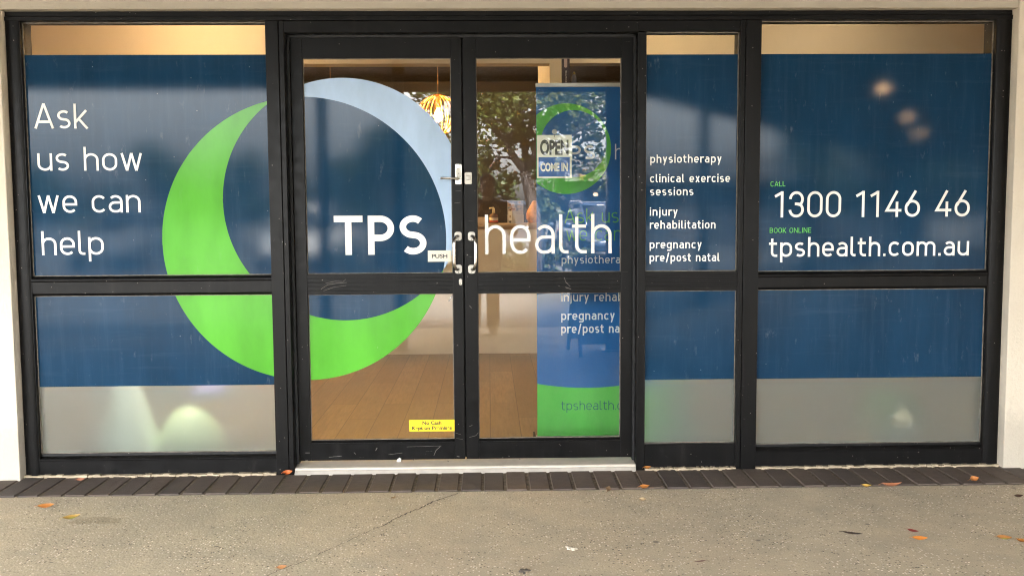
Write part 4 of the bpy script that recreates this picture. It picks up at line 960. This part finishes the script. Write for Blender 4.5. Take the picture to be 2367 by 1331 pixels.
leaf('bright orange folded leaf wedged under the left mullion', 666, 1099, .05, .035, 4, (.55, .13, .025), .9, .012)
leaf('small orange leaf in the paver joint near the left wall', 186, 1111, .04, .022, 25, (.42, .17, .10), .3, .008)
leaf('tiny tan leaf on the concrete below the left door', 909, 1154, .032, .022, 60, TN, .4)
leaf('brown curled leaf on its edge below the right door', 1404, 1141, .045, .035, 75, (.20, .12, .06), 1.0)
leaf('orange leaf at the paver edge below the narrow window', 1489, 1129, .05, .03, 6, OR, .5)
leaf('thin tan twig-like leaf right of the orange leaf at the paver edge', 1519, 1128, .06, .008, 12, TN, .3)
leaf('small tan leaf on the concrete under the narrow window', 1487, 1158, .035, .024, -30, (.42, .30, .16), .5)
leaf('tiny orange leaf on the mortar under the narrow window', 1496, 1084, .04, .022, 8, OR, .6, .02)
leaf('small yellow leaf at the paver edge under the wide right window', 2003, 1125, .045, .018, -25, (.50, .30, .05), .5)
leaf('long salmon leaf with a curled stalk at the paver edge on the right', 2060, 1125, .095, .03, -6, (.36, .14, .065), .5)
leaf('crumpled orange leaf lying on the pavers at the far right', 2249, 1115, .045, .04, 10, (.45, .17, .035), 1.0, .008)
leaf('dark brown leaf flat on the concrete at the right', 1971, 1233, .085, .036, -28, DB, .1, col2=(.10, .06, .03))
leaf('dark red leaf touching a bright orange one on the right', 2111, 1231, .050, .022, -50, RD, .2)
leaf('bright orange leaf touching a dark red one on the right', 2126, 1247, .062, .022, -14, (.52, .19, .03), .25)
leaf('green and rust leaf near the lower right corner', 2321, 1246, .058, .024, -22, (.36, .15, .04), .3, col2=(.22, .25, .04))
leaf('dark brown leaf fragment at the right edge of the concrete', 2353, 1149, .045, .02, 5, DB, .3)
leaf('orange leaf cut by the right edge of the photo', 2364, 1257, .05, .03, -60, OR, .4)
leaf('faint reddish leaf pressed into the concrete at lower middle right', 1621, 1297, .05, .018, 20, (.22, .11, .07), .05)
leaf('rusty leaf lodged in the far left end of the crack', 651, 1314, .04, .02, 25, (.42, .2, .08), .3)
def blob(label, name, px, py, mat, r, seed):
    rb = random.Random(seed); x, y = G(px, py); mb = MB()
    for k in range(7): mb.ball((x+rb.gauss(0, r*.6), y+rb.gauss(0, r*.8), .002), (r*rb.uniform(.3, .7), r*rb.uniform(.3, .7), .0035), 8, 5)
    tag(obj(name, mb, mat), label, 'litter')
blob('white splat of dried dirt on the concrete near the bottom', 'dirt_splat', 1320, 1267, M('dried white', (.66, .58, .47), .9), .016, 2)
blob('dark tuft of grit on the concrete at the bottom edge', 'grit_tuft', 1212, 1317, M('dark grit', (.10, .085, .065), .95, vary=.5, scale=60), .018, 5)
struct('damp_patch', patch(225, 1203, .13, .05, 4), stain_m, 'damp stain on the concrete at the left')

# ================================================================== THE STREET BEHIND (seen mirrored in the glass)
def leafcloud(mb, centres, n, size, rnd, squash=.8):
    for _ in range(n):
        c, r = rnd.choice(centres); d = Vector((rnd.gauss(0, 1), rnd.gauss(0, 1), rnd.gauss(0, 1))).normalized()*r*(rnd.random()**.45); d.z *= squash
        p = Vector(c)+d; s = size*rnd.uniform(.6, 1.3); u = Vector((rnd.gauss(0, 1), rnd.gauss(0, 1), rnd.gauss(0, .6))).normalized(); v = u.cross(Vector((rnd.gauss(0, 1), rnd.gauss(0, 1), rnd.gauss(0, 1)))).normalized()
        nn = u.cross(v)*s*.10
        mb.add([p-u*s*.5, p-u*s*.1-v*s*.2+nn, p+u*s*.2-v*s*.19+nn, p+u*s*.52, p+u*s*.2+v*s*.19+nn, p-u*s*.1+v*s*.2+nn], [(0, 1, 5), (1, 2, 4, 5), (2, 3, 4)])
# the near tree, its limbs measured in the reflection
DT = 12.0
rt = random.Random(11)
T = lambda px, py, dd=0: Vector(RF(px, py, DT+dd))
base = T(1240, 545); base.z = -.13
tr = thing('magnolia_tree', 'forked tree with yellow green leaves mirrored in the right glass door', 'tree', base)
tk = MB(); tips = []
def limb(pts, r0, r1):
    n = len(pts); tk.tube(pts, [r0+(r1-r0)*i/(n-1) for i in range(n)], 8)
fork = T(1214, 396)
limb([base, T(1236, 505), T(1226, 450), fork], .12, .095)
L1 = [fork, T(1190, 366), T(1166, 330), T(1148, 300), T(1120, 278, .3), T(1092, 250, .4)]; limb(L1, .075, .03)
L2 = [fork, T(1214, 350, .2), T(1211, 310, .2), T(1206, 285, .3), T(1195, 240, .4), T(1200, 190, .5), T(1206, 130, .5)]; limb(L2, .07, .022)
L3 = [fork, T(1232, 366, -.2), T(1240, 345, -.3), T(1262, 300, -.4), T(1300, 262, -.4), T(1340, 225, -.3)]; limb(L3, .06, .022)
L4 = [T(1240, 345, -.3), T(1290, 335, -.5), T(1340, 300, -.6), T(1395, 268, -.6)]; limb(L4, .04, .018)
L5 = [T(1166, 330), T(1188, 305, -.3), T(1200, 270, -.4), T(1230, 235, -.4), T(1262, 195, -.4)]; limb(L5, .035, .015)
L6 = [T(1148, 300), T(1152, 260, .2), T(1150, 215, .3), T(1155, 150, .3)]; limb(L6, .03, .014)
L7 = [T(1092, 250, .4), T(1050, 236, .4), T(1010, 222, .4), T(975, 205, .3)]; limb(L7, .022, .008)
L8 = [T(1190, 366), T(1150, 362, -.4), T(1130, 390, -.5)]; limb(L8, .025, .01)
L9 = [T(1195, 240, .4), T(1230, 190, .5), T(1260, 140, .5)]; limb(L9, .02, .01)
for Ls in (L1, L2, L3, L4, L5, L6, L7, L9):
    for p in Ls[2:]:
        for _ in range(5):
            q = p+Vector((rt.gauss(0, .35), rt.gauss(0, .4), rt.uniform(-.1, .55))); mid = p.lerp(q, .5)+Vector((rt.gauss(0, .06), rt.gauss(0, .06), .05)); tk.tube([p, mid, q], [.014, .009, .004], 5); tips.append((q, rt.uniform(.22, .42)))
obj('trunk', tk, m_bark, tr)
extra = [(1000, 262, .22), (980, 215, .25), (1022, 205, .2), (1112, 230, .4), (1110, 285, .35), (1140, 262, .4), (1165, 230, .4), (1130, 330, .3), (1105, 345, .25), (1190, 215, .42), (1215, 240, .38), (1235, 270, .34), (1150, 385, .24), (1185, 410, .18), (1130, 375, .2), (1255, 230, .4), (1290, 260, .42), (1310, 300, .4), (1330, 240, .4), (1360, 280, .4), (1385, 240, .4), (1380, 320, .35), (1270, 320, .36), (1340, 345, .32), (1395, 390, .3), (1400, 425, .24), (1290, 210, .4), (1370, 205, .4), (1100, 195, .4), (1170, 180, .4), (1240, 170, .4), (1320, 170, .4), (1400, 170, .4), (1262, 335, .36), (1300, 352, .34), (1284, 380, .30), (1320, 375, .28), (1255, 385, .24), (1345, 395, .3), (1375, 365, .3), (1035, 285, .26), (1000, 300, .22), (1060, 255, .3), (1040, 330, .22), (1275, 300, .4), (1250, 350, .3)]
for px, py, r in extra: tips.append((T(px, py, rt.uniform(-.5, .5)), r))
lc = MB(); leafcloud(lc, tips, 7200, .135, rt); obj('crown', lc, m_leaf, tr)
# background trees and shrubs, each its own
def bushy(name, lab, x, y, h, wd, mat, seed, n, size, group, trunk=True):
    r_ = random.Random(seed); t = thing(name, lab, 'tree' if trunk else 'shrub', (x, y, -.13), group); cs = []
    for _ in range(16):
        a = r_.uniform(0, 6.28); q = math.sqrt(r_.random()); zc_ = r_.uniform(.30 if trunk else .18, .86)*h
        prof = math.sin(math.pi*min(1, zc_/h*.9+.12))
        cs.append((Vector((x+math.cos(a)*q*wd*.42*prof, y+math.sin(a)*q*wd*.42*prof, zc_-.13)), h*.16*r_.uniform(.8, 1.4)))
    kb = MB()
    if trunk:
        kb.tube([(x, y, -.13), (x+r_.gauss(0, .1), y, h*.3), (x+r_.gauss(0, .2), y, h*.75)], [.16, .11, .05], 8)
        for c, r in cs[:9]: kb.tube([(x, y, h*.28), ((x+c.x)/2, (y+c.y)/2, (h*.3+c.z)/2+.1), c], [.06, .04, .015], 6)
    else:
        for c, r in cs[:8]: kb.tube([(x, y, -.13), c], [.025, .01], 5)
    obj('trunk' if trunk else 'stems', kb, m_bark, t); cb_ = MB(); leafcloud(cb_, cs, n, size, r_, .9); obj('crown' if trunk else 'foliage', cb_, mat, t); return t
BG = [(-13.2, -34, 4.2, 5.0), (-9.4, -31, 3.8, 4.6), (-5.6, -33, 4.0, 4.6), (-3.0, -27, 4.6, 3.4), (-.6, -32, 3.5, 4.2), (2.4, -34, 3.7, 4.6), (-17, -32, 3.4, 5), (11.5, -28, 5.2, 5), (14.6, -29, 5.0, 5), (18.2, -31, 5.4, 5.4)]
LBT = ['broad dark tree far left of the street row mirrored in the left window', 'dark tree behind the Ask us lettering in the mirrored street row', 'dark rounded tree mirrored near the top of the green crescent', 'tall narrow dark tree mirrored in the blue film of the left door', 'low dark tree mirrored behind the photographer', 'dark tree mirrored behind the forked magnolia trunk', 'pale topped dark tree at the outermost left of the mirrored row', 'tall dark tree beyond the diagonal verandah, nearest the car park', 'tall dark tree in the middle of three beyond the diagonal verandah', 'tall dark tree farthest along beyond the diagonal verandah']
for i, (x, y, h, wd) in enumerate(BG): bushy('street_tree', LBT[i], x, y, h, wd, m_leafd, 40+i, 1500, .34, 'dark street trees across the car park')
for i, (x, y, h, wd, lab) in enumerate([(1.35, -15.2, .75, .9, 'low shrub in the kerb bed mirrored below the letter a'), (2.05, -15.6, .65, .8, 'low shrub in the kerb bed mirrored below the letter l'), (.45, -15.3, .82, 1.3, 'wide low shrub in the kerb bed mirrored behind the letters h and e'), (-.7, -15.4, .7, .9, 'low shrub in the kerb bed mirrored left of the door handles'), (-2.9, -15.5, .8, 1.0, 'low shrub in the kerb bed mirrored under the TPS lettering')]):
    bushy('kerb_shrub', lab, x, y, h, wd, m_leafd, 80+i, 420, .14, 'low shrubs in the kerb bed', False)
# shop across the car park on the right
sx, sy = 3.2, -33
sp = thing('far_shop', 'low dark shop building with a pale fascia band mirrored behind the banner', 'building', (sx+5, sy, -.13))
obj('wall', MB().box(sx, sx+14, sy-6, sy, -.13, 3.0), M('dark shop wall', (.05, .055, .065), .6), sp)
obj('fascia_band', MB().box(sx-.3, sx+14.3, sy+.02, sy+.9, 2.35, 3.25), M('pale fascia', (.075, .072, .068), .6), sp)
obj('window', MB().box(sx+.5, sx+3.4, sy+.002, sy+.03, .5, 2.1), M('dark shop glass', (.02, .025, .03), .08), sp)
obj('door', MB().box(sx+4.0, sx+5.0, sy+.002, sy+.04, -.1, 2.1), M('grey shop door', (.12, .12, .13), .4), sp)
obj('sign_panel', MB().box(sx+.25, sx+.62, sy+.92, sy+.96, 2.4, 2.8), M('ochre sign', (.16, .11, .025), .5), sp)
wls = thing('wall_light', 'small lit wall lantern on the dark far shop', 'wall light', (sx+.95, sy+.05, 1.9))
obj('lamp_glass', MB().ball((sx+.95, sy+.14, 1.86), (.10, .07, .08), 12, 8), EM('warm lantern', (1, .75, .4), .22), wls); obj('lamp_cap', MB().box(sx+.75, sx+1.15, sy+.002, sy+.26, 1.97, 2.03), m_post, wls)
# kerb bed behind the parked cars' noses
struct('kerb_bed', MB().box(-9, 4.2, -16.3, -14.7, -.128, -.02), M('brown bark mulch', (.09, .06, .04), .95, vary=.5, scale=30, bump=.6), 'mulched kerb bed in front of the parked cars')

# cars
def loft(sts, n=20, e=3.2, cap=True):
    mb = MB(); vs = []
    for y, hw, z0, z1 in sts:
        cz, hz = (z0+z1)/2, (z1-z0)/2
        for k in range(n):
            a = 2*math.pi*(k+.5)/n; c, s_ = math.cos(a), math.sin(a)
            vs.append((hw*math.copysign(abs(c)**(2/e), c), y, cz+hz*math.copysign(abs(s_)**(2/e), s_)))
    m = len(sts); fs = [(i*n+k, (i+1)*n+k, (i+1)*n+(k+1) % n, i*n+(k+1) % n) for i in range(m-1) for k in range(n)]
    mb.add(vs, fs, True); mb.f += [tuple(range(n)), tuple(range((m-1)*n, m*n))[::-1]]; mb.sm += [True, True]; return mb
m_cglass = M('dark car glass', (.012, .015, .02), .08, vary=0, spec=.3); m_tyre = M('tyre rubber', (.02, .02, .02), .8); m_rim = M('alloy rim', (.5, .5, .52), .3, .9); m_lamp = M('headlamp lens', (.05, .055, .06), .35, vary=.02, spec=.15); m_trim = M('black car trim', (.02, .02, .022), .5); m_platew = M('dull number plate', (.06, .06, .055), .5, vary=.02); m_red = M('red tail lens', (.35, .01, .01), .2)
def car(lab, x, y, rz, paint, h=1.0):
    t = thing('parked_car', lab, 'car', (0, 0, 0), 'cars parked across the car park')
    obj('body', loft([(-2.22, .66, .48, .86), (-2.16, .82, .34, .98), (-1.6, .90, .24, 1.02*h), (-.4, .92, .22, 1.0*h), (.7, .92, .22, .98*h), (1.3, .90, .24, .95*h), (1.85, .85, .28, .86), (2.12, .76, .34, .78), (2.24, .60, .40, .70)]), paint, t)
    cabin = obj('cabin_glass', loft([(-2.02, .66, .86, 1.06), (-1.85, .68, .86, 1.36*h), (-1.3, .68, .86, 1.53*h), (-.2, .68, .86, 1.57*h), (.35, .66, .86, 1.50*h), (1.25, .60, .86, 1.0*h)], 20, 2.6), m_cglass, t)
    obj('roof', loft([(-1.9, .50, 1.36*h, 1.42*h), (-1.3, .60, 1.47*h, 1.555*h), (-.2, .61, 1.50*h, 1.60*h), (.3, .57, 1.46*h, 1.53*h)], 16, 3), paint, t)
    for sx_ in (-1, 1):
        obj('roof_rail', MB().tube([(sx_*.56, -1.6, 1.50*h), (sx_*.57, -1.3, 1.60*h), (sx_*.57, .0, 1.62*h), (sx_*.55, .3, 1.54*h)], .02, 6), m_rim, t)
        obj('pillar', MB().tube([(sx_*.62, 1.22, .98*h), (sx_*.60, .35, 1.49*h)], .04, 6), paint, t)
        obj('headlight', MB().ball((sx_*.60, 2.08, .68), (.20, .13, .085), 12, 8), m_lamp, t)
        obj('side_mirror', MB().ball((sx_*1.0, .75, 1.02*h), (.11, .06, .075), 10, 6), paint, t)
        obj('tail_light', MB().ball((sx_*.70, -2.10, .80), (.12, .08, .12), 10, 6), m_red, t)
        for yy in (-1.35, 1.38):
            wh = obj('wheel', MB().tube([(sx_*.72, yy, .32), (sx_*.925, yy, .32)], .325, 24), m_tyre, t); obj('rim', MB().tube([(sx_*.92, yy, .32), (sx_*.935, yy, .32)], .21, 18), m_rim, wh)
    obj('grille', MB().box(-.45, .45, 2.17, 2.235, .50, .62), m_trim, t, bevel=.02); obj('bumper', MB().tube([(-.72, 2.12, .40), (-.4, 2.25, .38), (.4, 2.25, .38), (.72, 2.12, .40)], .075, 10), m_trim, t)
    obj('number_plate', MB().box(-.19, .19, 2.32, 2.335, .40, .49), m_platew, t)
    t.location = (x, y, -.13); t.rotation_euler = (0, 0, rz); return t
def paint(n, c): return M(n, c, .22, .25, vary=.03, scale=2)
car('dark blue wagon mirrored behind the banner lettering', 2.95, -20.6, rad(-6), paint('dark blue paint', (.02, .035, .07)), 1.04)
car('steel blue car mirrored between the desk and the banner edge', .55, -19.6, rad(3), M('steel blue paint', (.022, .032, .05), .45, vary=.03, spec=.2), 1.06)
car('black car mirrored behind the photographer', -2.0, -20.2, rad(-2), paint('black paint', (.015, .015, .017)), 1.02)
car('white car mirrored in the blue film of the left door', -4.6, -20.0, rad(2), paint('white paint', (.62, .62, .60)), 1.0)
car('grey car mirrored low in the left window film', -9.2, -20.4, rad(0), paint('grey paint', (.12, .125, .13)), 1.05)
# A-frame board on the footpath
fx_, fy_ = 1.10, -4.05
af = thing('sandwich_board', 'dark chalk sandwich board standing on the footpath, mirrored in the banner', 'sandwich board', (0, 0, 0))
m_board = M('chalkboard black', (.03, .033, .036), .45); m_bframe = M('dark board frame', (.055, .05, .05), .5)
for s_ in (1, -1):
    P = lambda u, z: (u, s_*(.24*(1-z/.92)+.01), z)
    fb = MB()
    for u in (-.29, .29): fb.tube([P(u, 0), P(u, .92)], .018, 8)
    for z in (.13, .91): fb.tube([P(-.29, z), P(.29, z)], .018, 8)
    pn = obj('frame', fb, m_bframe, af); a, b, c, d = P(-.28, .14), P(.28, .14), P(.28, .90), P(-.28, .90)
    bp = MB(); q = .006
    bp.add([(v[0], v[1]-q, v[2]) for v in (a, b, c, d)]+[(v[0], v[1]+q, v[2]) for v in (a, b, c, d)], [(0, 1, 2, 3), (7, 6, 5, 4), (0, 4, 5, 1), (1, 5, 6, 2), (2, 6, 7, 3), (3, 7, 4, 0)]); obj('board_panel', bp, m_board, pn)
ck = lettering('39', (.20, .30), (.03, .30), .12, .10, 0.0, gap=.15)[0]; ck.v = [(x, .24*(1-z/.92)+.0225, z) for x, y, z in ck.v]
obj('chalk_writing', ck, M('faint chalk', (.13, .15, .16), .8), af)
af.location = (fx_, fy_, 0); af.rotation_euler = (0, 0, rad(-9))

# ================================================================== THE PHOTOGRAPHER
def capsule(mb, a, b, ra, rb, n=14, sq=1.0):
    a, b = Vector(a), Vector(b); d = (b-a); L = d.length or 1e-6; d /= L; P, R = [], []
    for i in range(6): t = math.pi/2*(i/6); P.append(a-d*ra*math.cos(t)); R.append(max(.0008, ra*math.sin(t)))
    for i in range(7): t = math.pi/2*(i/6); P.append(b+d*rb*math.sin(t)); R.append(max(.0008, rb*math.cos(t)))
    mb.tube(P, R, n)
def chain(mb, pts, rs):
    for (a, b), (ra, rb) in zip(zip(pts, pts[1:]), zip(rs, rs[1:])): capsule(mb, a, b, ra, rb)
def fuse(name, mb, mat, parent, vox, smooth=2):
    me = mb.mesh(name); o = bpy.data.objects.new(name, me); COL.objects.link(o); me.materials.append(mat)
    r = o.modifiers.new('fuse', 'REMESH'); r.mode = 'VOXEL'; r.voxel_size = vox; r.use_smooth_shade = True
    s_ = o.modifiers.new('soft', 'SMOOTH'); s_.iterations = smooth; s_.factor = .5
    bpy.context.view_layer.update(); dg = bpy.context.evaluated_depsgraph_get()
    me2 = bpy.data.meshes.new_from_object(o.evaluated_get(dg)); o.modifiers.clear(); o.data = me2; bpy.data.meshes.remove(me)
    o.parent = parent; o.location = -wloc(parent); return o
m_skin = M('skin', (.36, .21, .15), .5, vary=.06, scale=20); m_hair = M('dark brown hair', (.035, .022, .015), .6, vary=.4, scale=60, bump=.6); m_shirt = M('dark navy shirt', (.020, .020, .028), .85, vary=.3, scale=12, bump=.2); m_trou = M('brown trousers', (.085, .06, .045), .9, vary=.15, scale=14); m_shoe = M('dark brown boots', (.035, .022, .016), .45)
PX, PY = -.015, -5.50
pe = thing('person', 'person in dark shirt and brown trousers holding a phone, mirrored in the right door', 'person', (PX, PY, 0))
def pv_(x, y, z): return (PX+x, PY+y, z)
sk = MB()
hx, hy, hz = .0, .06, 1.60
sk.ball(pv_(hx, hy-.012, hz+.045), (.074, .092, .095), 20, 14); sk.ball(pv_(hx, hy+.008, hz-.025), (.064, .078, .085), 20, 14); sk.ball(pv_(hx, hy+.03, hz-.085), (.042, .048, .038), 14, 10)
capsule(sk, pv_(hx, hy+.088, hz+.012), pv_(hx, hy+.104, hz-.032), .009, .015); sk.ball(pv_(hx, hy+.078, hz+.028), (.052, .016, .011), 14, 8)
sk.ball(pv_(hx, hy+.080, hz-.064), (.024, .012, .010), 12, 8)
for s_ in (-1, 1):
    sk.ball(pv_(hx+s_*.072, hy-.012, hz-.005), (.012, .022, .033), 10, 8); sk.ball(pv_(hx+s_*.030, hy+.070, hz+.006), (.015, .013, .012), 10, 8)
chain(sk, [pv_(0, .03, 1.52), pv_(0, .0, 1.42)], [.058, .064])
chain(sk, [pv_(0, 0, 1.36), pv_(0, 0, 1.15), pv_(0, 0, .95)], [.115, .12, .125])
HANDS = {}
for s_ in (-1, 1):
    sh, el, wr = pv_(s_*.19, -.01, 1.39), pv_(s_*.275, .10, 1.14), pv_(s_*.115, .285, 1.365)
    HANDS[s_] = (sh, el, wr); chain(sk, [pv_(0, 0, 1.38), sh, el, wr], [.09, .062, .046, .030])
    # palm and five fingers curled behind the phone's ends
    pc_ = pv_(s_*.092, .318, 1.395); chain(sk, [wr, pc_], [.028, .034]); sk.ball(pc_, (.024, .034, .040), 12, 8)
    for f, (dz, L) in enumerate(((.034, .9), (.012, 1.0), (-.010, .95), (-.030, .78))):
        k0 = pv_(s_*.088, .345, 1.398+dz*.9); k1 = pv_(s_*(.086), .345+.026*L, 1.404+dz); k2 = pv_(s_*(.070), .345+.040*L, 1.407+dz); k3 = pv_(s_*(.052), .345+.034*L, 1.408+dz)
        chain(sk, [pc_, k0, k1, k2, k3], [.014, .0098, .0088, .0080, .0070])
    chain(sk, [pv_(s_*.098, .305, 1.385), pv_(s_*.085, .300, 1.41), pv_(s_*.066, .318, 1.425)], [.014, .0105, .0085])
for s_ in (-1, 1): chain(sk, [pv_(s_*.05-.02, 0, .95), pv_(s_*.095-.03, .0, .88), pv_(s_*.10-.045, .02, .50), pv_(s_*.105-.05, -.01, .10), pv_(s_*.11-.05, .10, .05)], [.10, .085, .055, .04, .035])
fuse('body', sk, m_skin, pe, .0065)
hr = MB(); rh = random.Random(5)
hr.ball(pv_(hx, hy-.028, hz+.062), (.083, .092, .088), 20, 14); hr.ball(pv_(hx, hy-.055, hz+.01), (.074, .055, .075), 16, 10)
for k in range(60):
    a, e_ = rh.uniform(0, 6.28), rh.uniform(.35, 1.5); hr.ball(pv_(hx+.080*math.cos(a)*math.cos(e_), hy-.026+.094*math.sin(a)*math.cos(e_), hz+.064+.088*math.sin(e_)), rh.uniform(.014, .024), 8, 6)
fuse('hair', hr, m_hair, pe, .006, 1)
for s_ in (-1, 1):
    obj('eye', MB().ball(pv_(hx+s_*.030, hy+.0785, hz+.007), (.0105, .0075, .0065), 10, 8), M('eye white', (.55, .5, .47), .2), pe); obj('eyebrow', MB().tube([pv_(hx+s_*.014, hy+.096, hz+.030), pv_(hx+s_*.046, hy+.084, hz+.031)], .005, 6), m_hair, pe)
obj('lips', MB().ball(pv_(hx, hy+.089, hz-.063), (.022, .006, .006), 12, 6), M('lips', (.30, .12, .10), .5), pe)
cs_ = MB(); chain(cs_, [pv_(0, -.005, 1.40), pv_(0, 0, 1.22), pv_(0, 0, .98), pv_(0, 0, .90)], [.105, .135, .14, .145])
for s_ in (-1, 1):
    sh, el, wr = HANDS[s_]; w2 = tuple(Vector(el).lerp(Vector(wr), .86)); chain(cs_, [pv_(s_*.03, -.005, 1.425), sh, el, w2], [.075, .080, .060, .044])
    chain(cs_, [pv_(s_*.06, 0, 1.35), pv_(s_*.09, .0, 1.15), pv_(s_*.07, 0, .92)], [.115, .105, .105])
cs_.ball(pv_(0, .005, 1.455), (.075, .07, .025), 16, 8)
fuse('shirt', cs_, m_shirt, pe, .008)
tr_ = MB()
for s_ in (-1, 1): chain(tr_, [pv_(s_*.05-.02, 0, .96), pv_(s_*.095-.03, 0, .86), pv_(s_*.10-.045, .022, .50), pv_(s_*.105-.05, -.008, .12)], [.12, .10, .075, .072])
fuse('trousers', tr_, m_trou, pe, .009)
for s_ in (-1, 1):
    sh_ = MB(); chain(sh_, [pv_(s_*.106-.05, -.02, .13), pv_(s_*.107-.05, -.03, .06), pv_(s_*.112-.05, .05, .05), pv_(s_*.118-.05, .15, .035)], [.055, .055, .05, .034]); sh_.v = [(x, y, max(z, .002)) for x, y, z in sh_.v]
    fuse('boot', sh_, m_shoe, pe, .008)
ph = thing('mobile_phone', 'dark mobile phone held sideways in both hands of the photographer', 'phone', (PX+.015, PY+.335, 1.408))
obj('phone_body', MB().face_ext([(PX+.015+a, 1.408+b) for a, b in rounded(0, 0, .158, .075, .011)], PY+.3335, PY+.341), M('dark phone case', (.02, .02, .023), .3, vary=.02), ph, bevel=.001)
obj('phone_screen', MB().face_ext([(PX+.015+a, 1.408+b) for a, b in rounded(0, 0, .150, .068, .008)], PY+.3320, PY+.3332), M('phone glass', (.015, .015, .018), .05, vary=0), ph)
for k in range(3): obj('camera_lens', MB().tube([(PX-.035, PY+.3412, 1.43-.019*k), (PX-.035, PY+.3432, 1.43-.019*k)], .006, 12), m_cglass, ph)
